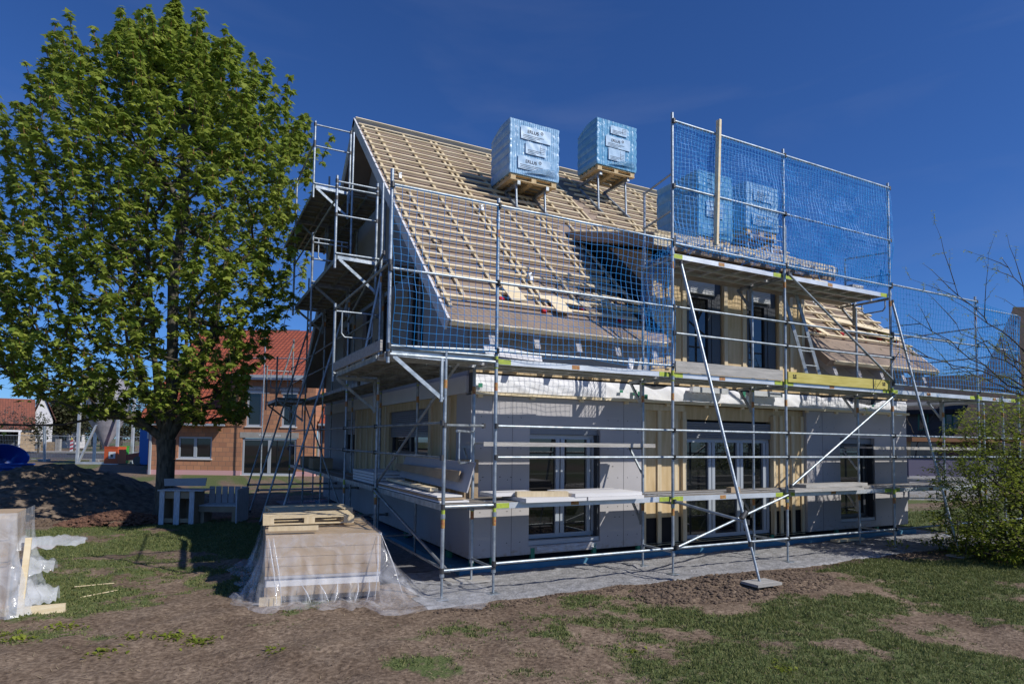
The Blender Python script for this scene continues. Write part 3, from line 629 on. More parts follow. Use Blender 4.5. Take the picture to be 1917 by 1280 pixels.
for y in (3.8, 7.0, 10.0, 13.0): standard(13.5, y, 0.0, 5.3, M_galv_dull); standard(12.8, y, 0.0, 3.2, M_galv_dull)
standard(12.8, 0.0, 0.0, 3.2)
CL = MB()
def rail(p, q, r=0.019, name='guardrail', m=M_galv, ends=True):
    mb = MB(); mb.tube(p, q, r, 8); o = sp(mb, name, m)
    if ends:
        for c in (p, q):
            c = Vector(c); sub(MB().tube(c-Vector((0.0, 0.0, 0.035)), c+Vector((0, 0, 0.035)), 0.03, 8), 'coupler', M_clamp, o)
    return o
# level 1 rails and ledgers along the front
for a_, b_ in zip(FX, FX[1:]):
    for z in (2.225, 1.806): rail((a_, -0.035, z), (b_, -0.035, z))
    rail((a_, -0.02, 0.40), (b_, -0.02, 0.40), 0.021, 'ledger')
rail((-0.73, 0, 0.36), (0, 0, 0.36), 0.021, 'ledger'); rail((-0.73, 0, 1.17), (0, 0, 1.17), 0.024, 'ledger')
for x in FX: rail((x, 0, 0.34), (x, 0.73, 0.34), 0.019, 'transom', ends=False)
for y in SY: rail((-0.73, y, 0.34), (0, y, 0.34), 0.019, 'transom', M_galv_dull, ends=False)
rail((-0.73, -0.0, 2.22), (0.1, 0.6, 2.24), 0.019, 'guardrail', M_galv_dull)
# deck edge rails, level 2 and 3
for a_, b_ in ((3.09, 5.67), (5.67, 8.72)):
    for z in (4.18, 3.76): rail((a_, -0.035, z), (b_, -0.035, z))
    for z, r_ in ((7.2, 0.021), (6.13, 0.019), (5.2, 0.019)): rail((a_, -0.035, z), (b_, -0.035, z), r_)
for a_, b_ in ((-1.5, 0), (0, 3.09)):
    for z in (5.24, 4.17, 3.24): rail((a_, -0.03, z+(-0.05 if a_ < 0 and z < 4 else 0)), (b_, -0.03, z))
for a_, b_ in ((8.72, 11.8), (11.8, 13.5)):
    for z in (5.24 if a_ < 9 else 5.1, 4.25, 3.24): rail((a_, -0.035, z), (b_, -0.035, z))
for z in (4.2, 3.7): rail((13.5, 0, z), (13.5, 7.0, z), 0.019, 'guardrail', M_galv_dull)
for z in (5.24,): rail((13.5, 0, z-.3), (13.5, 13.0, z-.3), 0.019, 'guardrail', M_galv_dull)
# decks
def deck(x0, x1, y0, y1, z, along='x', n=2, lime=True, m=M_alu):
    e = 0.045; Dk = MB()
    if along == 'x':
        wdt = (y1-y0)/n
        for k in range(n): Dk.box(x0+0.03, x1-0.03, y0+k*wdt+0.02, y0+(k+1)*wdt-0.02, z-0.02, z)
    else:
        wdt = (x1-x0)/n
        for k in range(n): Dk.box(x0+k*wdt+0.02, x0+(k+1)*wdt-0.02, y0+0.03, y1-0.03, z-0.02, z)
    o = sp(Dk, 'deck', M_deck)
    E_ = MB()
    for k in range(n):
        if along == 'x':
            a_, b_ = y0+k*wdt, y0+(k+1)*wdt; E_.box(x0+0.02, x1-0.02, a_+0.004, a_+0.019, z-0.075, z+0.004); E_.box(x0+0.02, x1-0.02, b_-0.019, b_-0.004, z-0.075, z+0.004)
            for j in range(7): xx = x0+0.1+(x1-x0-0.2)*j/6; E_.box(xx-0.012, xx+0.012, a_+0.02, b_-0.02, z-0.055, z-0.021)
        else:
            a_, b_ = x0+k*wdt, x0+(k+1)*wdt; E_.box(a_+0.004, a_+0.019, y0+0.02, y1-0.02, z-0.075, z+0.004); E_.box(b_-0.019, b_-0.004, y0+0.02, y1-0.02, z-0.075, z+0.004)
            for j in range(7): yy = y0+0.1+(y1-y0-0.2)*j/6; E_.box(a_+0.02, b_-0.02, yy-0.012, yy+0.012, z-0.055, z-0.021)
    sub(E_, 'edge_profile', m, o)
    if lime and along == 'x':
        split(MB().box(x0+0.03, x0+0.24, y0+0.001, y0+0.0035, z-0.07, z).box(x1-0.24, x1-0.03, y0+0.001, y0+0.0035, z-0.07, z), 'lime_mark', M_lime, S, o)
        c = x0+(x1-x0)*0.4; sub(MB().box(c, c+0.13, y0+0.001, y0+0.0035, z-0.065, z-0.005), 'sticker', M_redmark, o)
    return o
Z1, Z2, Z3 = 1.19, 3.14, 5.06
for a_, b_ in zip(FX[:-1], FX[1:-1]):
    deck(a_, b_, 0.03, 0.72, Z1); deck(a_, b_, 0.03, 0.72, Z2)
deck(3.09, 5.67, 0.03, 0.72, Z3); deck(5.67, 8.72, 0.03, 0.72, Z3)
deck(11.8, 13.5, 0.03, 0.72, Z1); deck(11.8, 13.5, 0.03, 0.72, Z2)
deck(-1.46, 0.0, 0.03, 0.70, Z2+0.02, 'x', 2, False)
for z in (Z2-0.05,): rail((-1.5, 0, z), (0, 0, z), 0.024, 'ledger')
deck(-0.73, 0.0, 0.0, 3.22, Z1, 'y', 2, False, M_galv_dull)
ysd = [0.72]+SY
for a_, b_ in zip(ysd, ysd[1:]):
    deck(-0.73, 0, a_+.03, b_-.02, Z2, 'y', 2, False, M_galv_dull)
    if a_ > 1: deck(-0.73, 0, a_+.03, b_-.02, Z1, 'y', 2, False, M_galv_dull)
deck(-1.46, -0.74, 0.72, 3.3, Z2+0.02, 'y', 2, False, M_galv_dull); deck(-1.46, -0.74, 11.0, 13.5, Z2, 'y', 2, False, M_galv_dull)
deck(-1.46, 0, 3.5, 5.68, 5.25, 'y', 4, False, M_galv_dull); deck(-1.46, 0, 5.75, 8.3, 5.25, 'y', 4, False, M_galv_dull); deck(-0.73, 0, 8.33, 10.9, 5.25, 'y', 2, False, M_galv_dull)
deck(-1.46, 0, 5.95, 8.3, 7.38, 'y', 4, False, M_galv_dull); deck(-1.46, 0, 8.33, 10.8, 7.38, 'y', 4, False, M_galv_dull)
for a_, b_ in ((0.72, 3.8), (3.8, 7.0), (7.0, 10.0), (10.0, 13.0)): deck(12.8, 13.5, a_+.02, b_-.02, Z2, 'y', 2, False); deck(12.8, 13.5, a_+.02, b_-.02, Z1, 'y', 2, False)
# console working boards on the inside at mid height
for a_, b_ in ((0.0, 3.09), (8.72, 12.6)):
    sp(MB().box(a_+.02, b_, 0.42, 1.06, 1.965, 2.0).box(a_+.02, b_, 0.412, 0.42, 1.95, 2.01), 'console_board', M_grey_plank)
for a_, b_ in zip(FX[:-2], FX[1:-1]):
    sp(MB().box(a_+.03, b_-.03, 0.765, 1.05, Z1-0.045, Z1-0.005), 'console_board', M_deck)
    if a_ > 1: sp(MB().box(a_+.03, b_-.03, 0.765, 1.05, Z2-0.045, Z2-0.005), 'console_board', M_deck)
    if 1 < a_ < 8: sp(MB().box(a_+.03, b_-.03, 0.765, 1.05, Z3-0.045, Z3-0.005), 'console_board', M_deck)
for x in (3.09, 8.72, 11.8, 0):
    mb = MB(); mb.beam((x, 0.73, 1.93), (x, 1.1, 1.93), 0.03, 0.03); mb.beam((x, 0.75, 1.52), (x, 1.08, 1.92), 0.03, 0.03, (1, 0, 0)); sp(mb, 'console', M_galv)
for x, zz in ((3.09, Z2), (5.67, Z2), (8.72, Z2), (11.8, Z2), (5.67, Z3), (8.72, Z3), (3.09, Z1), (8.72, Z1), (5.67, Z1)):
    mb = MB(); mb.beam((x, 0.76, zz-0.08), (x, 1.08, zz-0.08), 0.04, 0.04); mb.beam((x, 0.76, zz-0.50), (x, 1.06, zz-0.09), 0.04, 0.03, (1, 0, 0)); mb.beam((x, 0.77, zz-0.52), (x, 0.77, zz-0.06), 0.05, 0.04, (1, 0, 0)); sp(mb, 'console', M_galv_dull)
for x in FX[1:5]:
    for zz in (Z2, Z1)+((Z3,) if 1 < x < 9 else ()): rail((x, 0, zz-0.1), (x, 0.73, zz-0.1), 0.021, 'transom', M_galv_dull, False)
# outer brackets on the gable side
def bracket(y, z, m=M_galv, x0=-0.73, x1=-1.46):
    mb = MB(); mb.tube((0.0, y, z), (x1-0.04, y, z), 0.021, 8); mb.beam((x0, y, z-0.09), (x1, y, z-0.07), 0.03, 0.06); mb.beam((x0-0.03, y, z-0.62), (x1+0.03, y, z-0.1), 0.025, 0.05); mb.beam((x0-0.055, y, z-0.65), (x0-0.055, y, z-0.08), 0.03, 0.05, (0, 1, 0))
    sp(mb, 'bracket', m)
bracket(0.0, Z2+0.03); bracket(3.28, Z2, M_galv_dull); bracket(3.42, 5.26); bracket(5.7, 5.26, M_galv_dull); bracket(5.88, 7.4); bracket(8.3, 7.4, M_galv_dull); bracket(8.3, 5.26, M_galv_dull); bracket(13.5, Z2, M_galv_dull); bracket(11, Z2, M_galv_dull)
mb = MB(); mb.tube((-0.73, 0.0, 3.1), (-0.73, 0.0, 3.28), 0.028)
def bpost(x, y, z0, z1, m=M_galv): sp(MB().tube((x, y, z0), (x, y, z1), R), 'bracket_post', m)
bpost(-1.5, 0.0, 2.98, 5.45); bpost(-1.5, 3.3, 3.0, 4.35); bpost(-1.5, 3.44, 5.0, 6.65); bpost(-0.78, 3.44, 5.0, 6.65); bpost(-1.5, 5.9, 7.1, 8.75); bpost(-0.75, 5.9, 7.1, 8.7)
bpost(-1.5, 5.75, 4.2, 6.3, M_galv_dull); bpost(-1.5, 8.3, 5.0, 8.4, M_galv_dull); bpost(-1.5, 13.5, 2.9, 4.3, M_galv_dull); bpost(-1.5, 11.0, 2.9, 4.3, M_galv_dull)
for z in (8.68, 8.22): rail((-1.5, 5.9, z), (-0.75, 5.9, z), 0.017)
for z in (6.45, 5.95, 6.55): rail((-1.5, 3.44, z), (-0.78, 3.44, z), 0.017)
for z in (6.1, 5.75): rail((-1.5, 5.75, z), (-0.78, 5.75, z), 0.017)
for z, ya, yb in ((4.2, 3.3, 5.7), (4.25, 0.0, 3.3), (3.75, 3.3, 13.5), (4.25, 5.7, 13.5), (2.25, 0, 3.25), (1.8, 0, 3.25), (2.25, 3.25, 5.7), (1.8, 3.25, 5.7), (2.25, 5.7, 8.3), (1.8, 5.7, 8.3), (2.25, 8.3, 13.5), (1.8, 8.3, 13.5), (6.25, 3.44, 8.3), (8.3, 5.9, 10.9)):
    x = -1.5 if z > 6 or (z == 4.25 and ya < 1) else -0.76
    rail((x, ya, z), (x, yb, z), 0.018, 'guardrail', M_galv_dull)
# U shaped end frames
def uframe(p, q, z0, z1):
    mb = MB(); p = Vector(p); q = Vector(q); d = (q-p).normalized()
    a_ = p+d*0.12; b_ = q-d*0.12; V3 = lambda c, z: (c.x, c.y, z)
    mb.tube(V3(p, z1), V3(q, z1), 0.017, 8); mb.path([V3(a_, z1), V3(a_, z0+0.06), V3(a_+d*0.05, z0), V3(b_-d*0.05, z0), V3(b_, z0+0.06), V3(b_, z1)], 0.014, 8); sp(mb, 'end_frame', M_galv)
uframe((-1.5, 3.3, 0), (-0.73, 3.3, 0), 3.78, 4.22); uframe((-0.55, 0.02, 0), (0.0, 0.73, 0), 1.72, 2.15); uframe((-1.5, 5.78, 0), (-0.78, 5.78, 0), 5.75, 6.2); uframe((-1.5, 13.52, 0), (-0.75, 13.52, 0), 3.6, 4.15); uframe((8.75, 0.0, 0), (8.75, 0.73, 0), 4.75, 4.98)
# raking shores out from the gable side
for y in (5.7, 8.3, 10.9, 13.5): rail((-0.72, y, 5.1), (-2.08, y, 0.04), 0.0242, 'raking_shore', M_galv_dull)
for y, z in ((5.75, 0.42), (8.35, 0.8), (10.95, 0.75)): rail((-2.15, y, z), (0.2, y, z), 0.024, 'shore_tie', M_galv_dull)
rail((-0.77, 5.6, 4.5), (-0.77, 2.95, 5.25), 0.0242, 'diagonal_brace', M_galv_dull)
rail((-1.05, 3.35, 3.0), (-0.72, 3.25, 5.0), 0.0242, 'diagonal_brace')
rail((-0.76, 0.05, 3.1), (-0.76, 3.2, 1.25), 0.021, 'diagonal_brace', M_galv_dull) if False else rail((-0.70, 3.2, 1.3), (-0.35, 0.1, 3.3), 0.021, 'diagonal_brace', M_galv_dull)
rail((-0.77, 3.2, 1.15), (-0.6, 0.1, 0.32), 0.021, 'diagonal_brace', M_galv_dull); rail((-0.7, 3.3, 0.4), (-0.62, 0.1, 0.33), 0.019, 'ledger', M_galv_dull)
rail((-0.78, 10.8, 3.05), (-0.78, 5.8, 0.6), 0.019, 'diagonal_brace', M_galv_dull)
# front diagonals and the long raking prop
rail((5.7, -0.06, 5.05), (8.7, -0.06, 3.3), 0.021, 'diagonal_brace', M_galv_dull); rail((8.7, -0.06, 3.02), (5.7, -0.06, 1.3), 0.021, 'diagonal_brace')
rail((5.64, -0.06, 1.16), (3.12, -0.06, 0.42), 0.021, 'diagonal_brace')
K1 = Vector((3.35, -1.47, 0.06)); K0 = Vector((3.25, -0.02, 4.9))
rail(K0, K1+(K0-K1)*0.12, 0.0242, 'raking_prop'); rail(K1, K1+(K0-K1)*0.125, 0.018, 'prop_foot', ends=False)
kp = K1+(K0-K1)*0.2; rail((3.1, -0.03, 1.12), (kp.x+.05, kp.y-.03, kp.z-.1), 0.022, 'prop_tie')
mb = MB(); mb.tube(kp-Vector((.03, 0, .05)), kp+Vector((.05, 0, .05)), 0.045, 8); mb.v and sp(mb, 'clamp', M_clamp)
K3 = Vector((8.98, -1.02, 0.06)); K2 = Vector((8.76, -0.02, 4.9)); rail(K2, K3, 0.0242, 'raking_prop')
# top stubs on level 3 right end
for y_ in (0.0,):
    mb = MB(); mb.tube((8.72, 0.0, 5.9), (8.4, 0.73, 5.9), 0.017); mb.tube((8.72, 0, 5.45), (8.4, 0.73, 5.45), 0.017); mb.tube((8.4, 0.73, 5.0), (8.4, 0.73, 5.92), 0.02); sp(mb, 'end_frame', M_galv)
mb = MB(); mb.tube((3.09, 0.0, 6.35), (3.09, 0.73, 6.25), 0.017); mb.tube((3.09, 0, 5.75), (3.09, 0.73, 5.65), 0.017); mb.tube((3.12, 0.73, 4.9), (3.12, 0.73, 6.3), 0.021); sp(mb, 'end_frame', M_galv)
mb = MB(); mb.box(7.6, 8.3, 2.6, 2.64, 6.1, 6.14)
for a_ in (0, 1):
    x = 7.75+a_*0.9; mb.tube((x, 2.4, 6.15), (x, 2.4, 7.15), 0.019)
for z in (7.1, 6.75, 6.4): mb.tube((7.3 if z > 7 else 7.75, 2.4, z), (8.65, 2.4, z), 0.016)
sp(mb, 'rear_guard', M_galv_dull)
# toe boards standing on level 2
tb = MB().box(3.16, 5.6, 0.0, 0.028, 3.15, 3.33).obj('toe_board', M_grey_plank); tag(tb, 'weathered grey toe board on the middle deck below the dormer windows', 'toe board', 'toe boards on the middle deck')
tb = MB().box(5.74, 8.66, 0.0, 0.028, 3.13, 3.315).obj('toe_board', M_yel); tag(tb, 'yellow toe board on the middle deck right of the dormer', 'toe board', 'toe boards on the middle deck')
sb_ = MB()
for x in (5.86, 8.42): sb_.box(x, x+0.09, -0.003, 0, 3.2, 3.225).box(x, x+0.09, -0.003, 0, 3.235, 3.245).box(x, x+0.03, -0.003, 0, 3.25, 3.27).box(x+.05, x+0.09, -0.003, 0, 3.25, 3.27)
sb_.box(8.12, 8.15, -0.003, 0, 3.13, 3.315)
o = sb_.obj('stamp', M_void); o.parent = tb
mb = MB().box(-1.52, -1.49, 0.3, 3.25, Z2+0.03, Z2+0.17); tag(mb.obj('toe_board', M_grey_plank), 'weathered toe board along the outer edge of the gable side deck', 'toe board', 'toe boards on the middle deck')
# upright lath leaning against the top net
mb = MB().beam((3.97, -0.06, 5.3), (4.02, -0.09, 7.42), 0.045, 0.08, (0, 1, 0)); tag(mb.obj('wooden_lath', M_wood), 'tall upright wooden lath standing against the upper blue net', 'lath')

# ------------------------------------------------------------------ nets
def net(name, c00, c10, c01, c11, cell, label, sag=0.05, r=0.0035, seed=1, bottom_swag=0.0, layers=1, group=None, topfold=0):
    c00, c10, c01, c11 = map(Vector, (c00, c10, c01, c11)); mb = MB()
    L_ = ((c10-c00).length); Hh = (c01-c00).length; nu = max(2, int(L_/cell)); nv = max(2, int(Hh/cell))
    nn = (c10-c00).cross(c01-c00).normalized()
    for ly in range(layers):
        P_ = []
        for j in range(nv+1):
            row = []
            for i in range(nu+1):
                u_ = i/nu+(0.5/nu if ly else 0)*(1 if i < nu else 0); v_ = j/nv
                p = c00*(1-u_)*(1-v_)+c10*u_*(1-v_)+c01*(1-u_)*v_+c11*u_*v_
                p = p + nn*(sag*math.sin(PI*v_)*fbm(u_*L_, v_*Hh, 0.8, seed+ly)*1.6+ly*0.07)
                du = 0.022*fbm(u_*L_, v_*Hh*1.5, 1.3, seed+5+ly*3); dv = 0.022*fbm(u_*L_, v_*Hh, 1.6, seed+9+ly)
                edge = math.sin(PI*v_)
                p = p+(c10-c00).normalized()*du*(0.3+edge)+Vector((0, 0, 1))*(dv - bottom_swag*(1-v_)**3*math.sin(PI*((u_*L_) % 1.5)/1.5))
                row.append(p)
            P_.append(row)
        for j in range(nv+1):
            for i in range(nu+1):
                if i < nu: mb.tube(P_[j][i], P_[j][i+1], r, 3, cap=False)
                if j < nv: mb.tube(P_[j][i], P_[j+1][i], r, 3, cap=False)
    o = mb.obj(name, M_net); tag(o, label, 'safety net', group or 'blue safety nets'); return o
net('safety_net', (-1.47, -0.05, 3.22), (3.05, -0.05, 3.24), (-1.47, -0.05, 5.22), (3.05, -0.05, 5.24), 0.095, 'blue safety net before the left roof slope, tied below its top rail', 0.07, 0.0036, 1, 0.04)
net('safety_net', (3.12, 0.02, 5.2), (5.64, 0.02, 5.2), (3.12, 0.02, 7.2), (5.64, 0.02, 7.2), 0.075, 'dense blue net before the tile pallets at the top left', 0.11, 0.0044, 21, 0.05, 2)
net('safety_net', (5.70, 0.02, 5.2), (8.68, 0.02, 5.2), (5.70, 0.02, 7.2), (8.68, 0.02, 7.2), 0.075, 'dense blue net high against the sky, right of the tall middle post', 0.12, 0.0044, 31, 0.05, 2)
net('safety_net', (8.78, -0.05, 3.25), (11.77, -0.05, 3.25), (8.78, -0.05, 5.2), (11.77, -0.05, 5.22), 0.1, 'blue net against the sky beyond the right eave', 0.06, 0.0042, 41)
net('safety_net', (11.83, -0.05, 3.25), (13.45, -0.05, 3.25), (11.83, -0.05, 5.2), (13.45, -0.05, 5.05), 0.1, 'blue net before the dark red roof at the far right', 0.06, 0.0048, 51, 0, 2)
net('safety_net', (3.1, 0.0, 3.25), (3.12, 0.75, 3.25), (3.1, 0.0, 5.2), (3.12, 0.75, 5.1), 0.1, 'bunched blue net hanging edge on at the tall post left of the dormer', 0.05, 0.0045, 61, 0, 2)
net('safety_net', (-1.5, 0.0, 3.25), (-1.2, 2.0, 3.3), (-1.5, 0.0, 5.2), (-1.2, 0.6, 5.0), 0.13, 'blue net folded round the corner post by the gable', 0.08, 0.0034, 71) if False else None
# folded sagging net on top of the deck
mb = MB()
for k in range(26):
    x = 3.2+k*0.21; pts = [Vector((x+rng.uniform(-.12, .12), 0.02+rng.uniform(-.03, .2), 5.12+rng.uniform(0, .2))) for _ in range(6)]; mb.path(pts, 0.004, 3)
for k in range(10):
    pts = [Vector((8.55+rng.uniform(-.12, .12), 0.02+rng.uniform(0, .1), 5.2+rng.uniform(0, .45))) for _ in range(5)]; mb.path(pts, 0.004, 3)
tag(mb.obj('net_bundle', M_net), 'tangled blue net gathered along the edge of the top deck', 'net', 'blue safety nets')

# ------------------------------------------------------------------ roof tile pallets
def pallet(x0, x1, y0, y1, z0, z1, wrap, label, texts, seed, chamf=0.2):
    root = empty('tile_pallet', ((x0+x1)/2, (y0+y1)/2, z0-0.13), label, 'tile pallet', 'wrapped pallets of roof tiles')
    cx, cy = (x0+x1)/2, (y0+y1)/2; hx, hy = (x1-x0)/2, (y1-y0)/2; N_ = 320; K = 44; P_ = []; rows = 5.5
    for k in range(K+1):
        z = z0+(z1-z0)*k/K; row = []
        for i in range(N_):
            s_ = i/N_*4; e = int(s_); f_ = s_-e
            px, py, ox, oy = [(-1+2*f_, -1, 0, -1), (1, -1+2*f_, 1, 0), (1-2*f_, 1, 0, 1), (-1, 1-2*f_, -1, 0)][e]
            rib = 0.011*abs(math.sin(f_*PI*24)); sc = 0.022*abs(math.sin(PI*((z-z0)/(z1-z0)*rows)))
            r_ = rib if e in (0, 2) else rib*0.4
            r_ += sc*(0.10 if e in (0, 2) else 0.35)+0.006*fbm(px*3, z*4, 2, seed)
            ex = (sc if abs(px) > 0.97 else 0)*math.copysign(1, px)
            top = 0.006*math.sin(f_*PI*48) if k == K else 0
            dz = -chamf*max(0, (py+0.2)/1.2)**1.5*(k/K)**6 if True else 0
            row.append((cx+px*hx+ox*r_+ex*0.5, cy+py*hy+oy*r_, z+top+dz))
        P_.append(row)
    mb = MB().grid(P_, False, True); n0 = K*N_; mb.add([(cx, cy, z1)]+[P_[K][i] for i in range(N_)], [(0, i+1, (i+1) % N_+1) for i in range(N_)]); mb.add([P_[0][i] for i in range(N_)], [tuple(range(N_))[::-1]])
    mb.obj('tile_stack', wrap, root)
    mb = MB()
    for k in range(5): yy = y0+0.02+k*((y1-y0)-0.14)/4; mb.box(x0+0.03, x1-0.03, yy, yy+0.1, z0-0.03, z0-0.004)
    for k in range(3):
        xx = x0+0.04+k*((x1-x0)-0.2)/2; mb.box(xx, xx+0.12, y0+0.02, y1-0.02, z0-0.11, z0-0.032)
    mb.box(x0+0.03, x1-0.03, y0+0.02, y0+0.12, z0-0.13, z0-0.112); mb.box(x0+0.03, x1-0.03, y1-0.12, y1-0.02, z0-0.13, z0-0.112)
    mb.obj('wooden_pallet', M_wood_d, root)
    yf = y0-0.030; wdt = x1-x0; ht = z1-z0
    for (fx, fz, fw, fh, txt) in texts:
        mb = MB(); ax, bx_, az, bz = x0+wdt*fx, x0+wdt*(fx+fw), z0+ht*fz, z0+ht*(fz+fh)
        P_ = [[(ax+(bx_-ax)*i/12, yf-0.004-0.003*math.sin(i*1.3+j), az+(bz-az)*j/6) for i in range(13)] for j in range(7)]
        lb = mb.grid(P_).obj('label', M_paper, root)
        mb = MB()
        if txt:
            sz = (bz-az)*0.36; ccx = (ax+bx_)/2-(bx_-ax)*0.1; ccz = az+(bz-az)*0.62
            addtext(mb, txt, sz, lambda a, b_, c: (ccx+a, yf-0.010-c, ccz+b_))
            r0 = sz*0.34; cc = ccx+sz*2.15
            for a_ in range(20):
                t0, t1 = a_*PI/10, (a_+1)*PI/10; v_ = [(cc+r0*math.cos(t0), yf-.010, ccz+.03+r0*math.sin(t0)), (cc+r0*math.cos(t1), yf-.010, ccz+.03+r0*math.sin(t1)), (cc+r0*.55*math.cos(t1), yf-.010, ccz+.03+r0*.55*math.sin(t1)), (cc+r0*.55*math.cos(t0), yf-.010, ccz+.03+r0*.55*math.sin(t0))]; mb.add(v_, [(0, 1, 2, 3)])
        for k in range(3): mb.box(ax+0.05, ax+(bx_-ax)*(0.5+0.13*k), yf-0.0095, yf-0.009, az+0.02+0.035*k, az+0.028+0.035*k)
        if not txt:
            for k in range(4): mb.box(bx_-0.14, bx_-0.03, yf-0.0095, yf-0.009, az+0.06+0.04*k, az+0.066+0.04*k)
            mb.box(bx_-0.15, bx_-0.145, yf-0.0095, yf-0.009, az+0.05, bz-0.03)
        o = mb.obj('print', M_ink, root); o.parent = lb
    # taut wrap folds low on the front
    mb = MB()
    for k in range(7):
        zz = z0+0.05+k*0.032; a_ = Vector((x0+wdt*(0.28+0.05*k), yf-0.008, zz-0.01*k)); b_ = Vector((x1-0.03, yf-0.008, zz+0.05-0.008*k)); mb.tube(a_, (a_+b_)/2+Vector((0, -0.012, 0.012)), 0.005, 5, 0.009); mb.tube((a_+b_)/2+Vector((0, -0.012, 0.012)), b_, 0.009, 5, 0.004)
    mb.obj('wrap_fold', wrap, root)
    return root
E1 = 'ERLUS'
pallet(2.28, 3.50, 4.2, 5.12, 7.80, 9.0, M_bluefilm, 'blue wrapped tile pallet high on the roof, left of the two on the slope', [(0.2, 0.66, 0.62, 0.24, E1), (0.3, 0.40, 0.42, 0.22, ''), (0.15, 0.10, 0.66, 0.24, E1)], 3)
pallet(5.03, 6.23, 4.9, 5.75, 8.86, 10.02, M_bluefilm_d, 'blue wrapped tile pallet nearest the ridge, right of the other on the slope', [(0.32, 0.72, 0.42, 0.18, ''), (0.2, 0.42, 0.62, 0.24, E1), (0.27, 0.14, 0.42, 0.26, '')], 4)
pallet(5.08, 5.98, 1.5, 2.72, 6.11, 7.41, M_bluefilm_d, 'tile pallet on the dormer roof behind the upright lath', [(0.2, 0.3, 0.5, 0.25, '')], 5, 0.0)
pallet(6.38, 7.32, 1.5, 2.6, 6.48, 7.44, M_bluefilm, 'smaller tile pallet at the right on the dormer roof, on a steel frame', [(0.2, 0.62, 0.6, 0.26, E1), (0.15, 0.08, 0.66, 0.26, E1)], 6, 0.0)
def pstand(x0, x1, yf, z, label, slope, zf, rear=None):
    r = empty('pallet_stand', ((x0+x1)/2, yf, zf(yf)), label, 'steel stand', 'steel roof stands under the pallets')
    for x in (x0, x1):
        mb = MB(); zb_ = z-0.17
        yb = yf
        while zf(yb)+0.12 < zb_ and yb < 8: yb += 0.02
        if not slope: yb = yf+1.0
        mb.box(x-0.035, x+0.035, yf-0.08, yf-0.02, z-0.22, z-0.135); mb.beam((x, yf-0.05, zb_), (x, yb, zb_), 0.05, 0.07); mb.obj('arm', M_galv_dull, r)
        MB().tube((x-0.01, yf+0.04, zb_-0.03), (x-0.01, yf+0.0, zf(yf)+0.1), 0.026, 10).obj('leg', M_galv, r)
        if slope: MB().beam(Vector((x, yf-0.15, zf(yf-0.15)+0.11)), Vector((x, yb, zf(yb)+0.11)), 0.06, 0.05).obj('roof_rail', M_galv_dull, r)
    return r
pstand(2.52, 3.24, 4.3, 7.80, 'steel stand with two white legs under the left pallet on the slope', True, zr); pstand(5.2, 6.04, 5.05, 8.86, 'steel stand under the pallet nearest the ridge', True, zr); pstand(6.5, 7.2, 1.55, 6.48, 'steel stand under the small pallet on the dormer roof', False, zd)
# harness hooks and small tools on the roof
for k, (x, y) in enumerate(((-0.05, 4.65), (1.48, 4.0), (1.5, 1.95), (9.4, 3.3), (9.9, 3.0), (9.7, 2.6))):
    mb = MB(); c = rs(x, y, 0.12); mb.tube(c, c+Vector((0.05, 0, 0.03)), 0.03, 8); mb.tube(c+Vector((0, -0.05, -.03)), c+Vector((0.02, 0.05, 0.02)), 0.02, 6); mb.box(c.x-.03, c.x+.02, c.y-.12, c.y-.05, c.z-.12, c.z-.05)
    o = mb.obj('roof_tool', M_alu); tag(o, ['nail gun on the battens beside the left verge, upper one', 'small tool hooked on the double counter batten high on the left slope', 'small tool behind the near post on the left slope', 'small grey tool upper left on the slope right of the dormer', 'round tool near the inner post on the right slope', 'grey tool lowest on the slope right of the dormer'][k], 'tool', 'tools left on the roof battens')
mb = MB(); c = rs(0.02, 2.55, 0.1)
for k in range(16):
    t0, t1 = k*PI/8, (k+1)*PI/8; mb.tube(c+Vector((0.09*math.cos(t0), 0.09*math.sin(t0)*.7, 0.09*math.sin(t0)*.7)), c+Vector((0.09*math.cos(t1), 0.09*math.sin(t1)*.7, 0.09*math.sin(t1)*.7)), 0.012, 6)
tag(mb.obj('cable_reel', M_clamp), 'black cable coil hanging on the battens beside the lower left verge', 'cable coil')
# ladder at the right of the dormer
r = empty('ladder', (6.85, 0.9, 3.15), 'grey aluminium ladder leaning at the right of the dormer', 'ladder')
a0, a1 = Vector((7.12, 0.62, 3.16)), Vector((6.55, 0.9, 5.45)); d2 = Vector((0.38, 0, 0))
for k in (0, 1): MB().beam(a0+d2*k, a1+d2*k, 0.03, 0.06).obj('side_rail', M_galv_dull, r)
for k in range(8):
    c = a0+(a1-a0)*(0.06+k*0.125); MB().tube(c, c+d2, 0.014, 8).obj('rung', M_galv_dull, r)

# ------------------------------------------------------------------ material lying on the decks
def slabs(name, c, ang, L_, Wd, H_, m, label, cat, group=None):
    mb = MB(); ca, sa = math.cos(ang), math.sin(ang)
    def tr(x, y, z): return (c[0]+x*ca-y*sa, c[1]+x*sa+y*ca, c[2]+z)
    m2 = MB().box(0, L_, 0, Wd, 0, H_); mb.add([tr(*v) for v in m2.v], m2.f); o = mb.obj(name, m); tag(o, label, cat, group); return o
zd1 = Z1+0.005; GB = 'insulation boards stacked on the lower deck'
slabs('insulation_board', (0.42, -0.12, zd1), 0.0, 0.98, 0.75, 0.055, M_panel_w, 'lowest left pale board on the lower deck, under the timber offcut', 'board', GB)
slabs('insulation_board', (1.42, -0.13, zd1), 0.0, 1.0, 0.8, 0.05, M_panel_w, 'bottom pale board of the right pair on the lower deck before the window', 'board', GB)
slabs('insulation_board', (1.2, -0.13, zd1+0.053), 0.02, 1.2, 0.75, 0.05, M_panel_w, 'top pale board of the right pair on the lower deck before the window', 'board', GB)
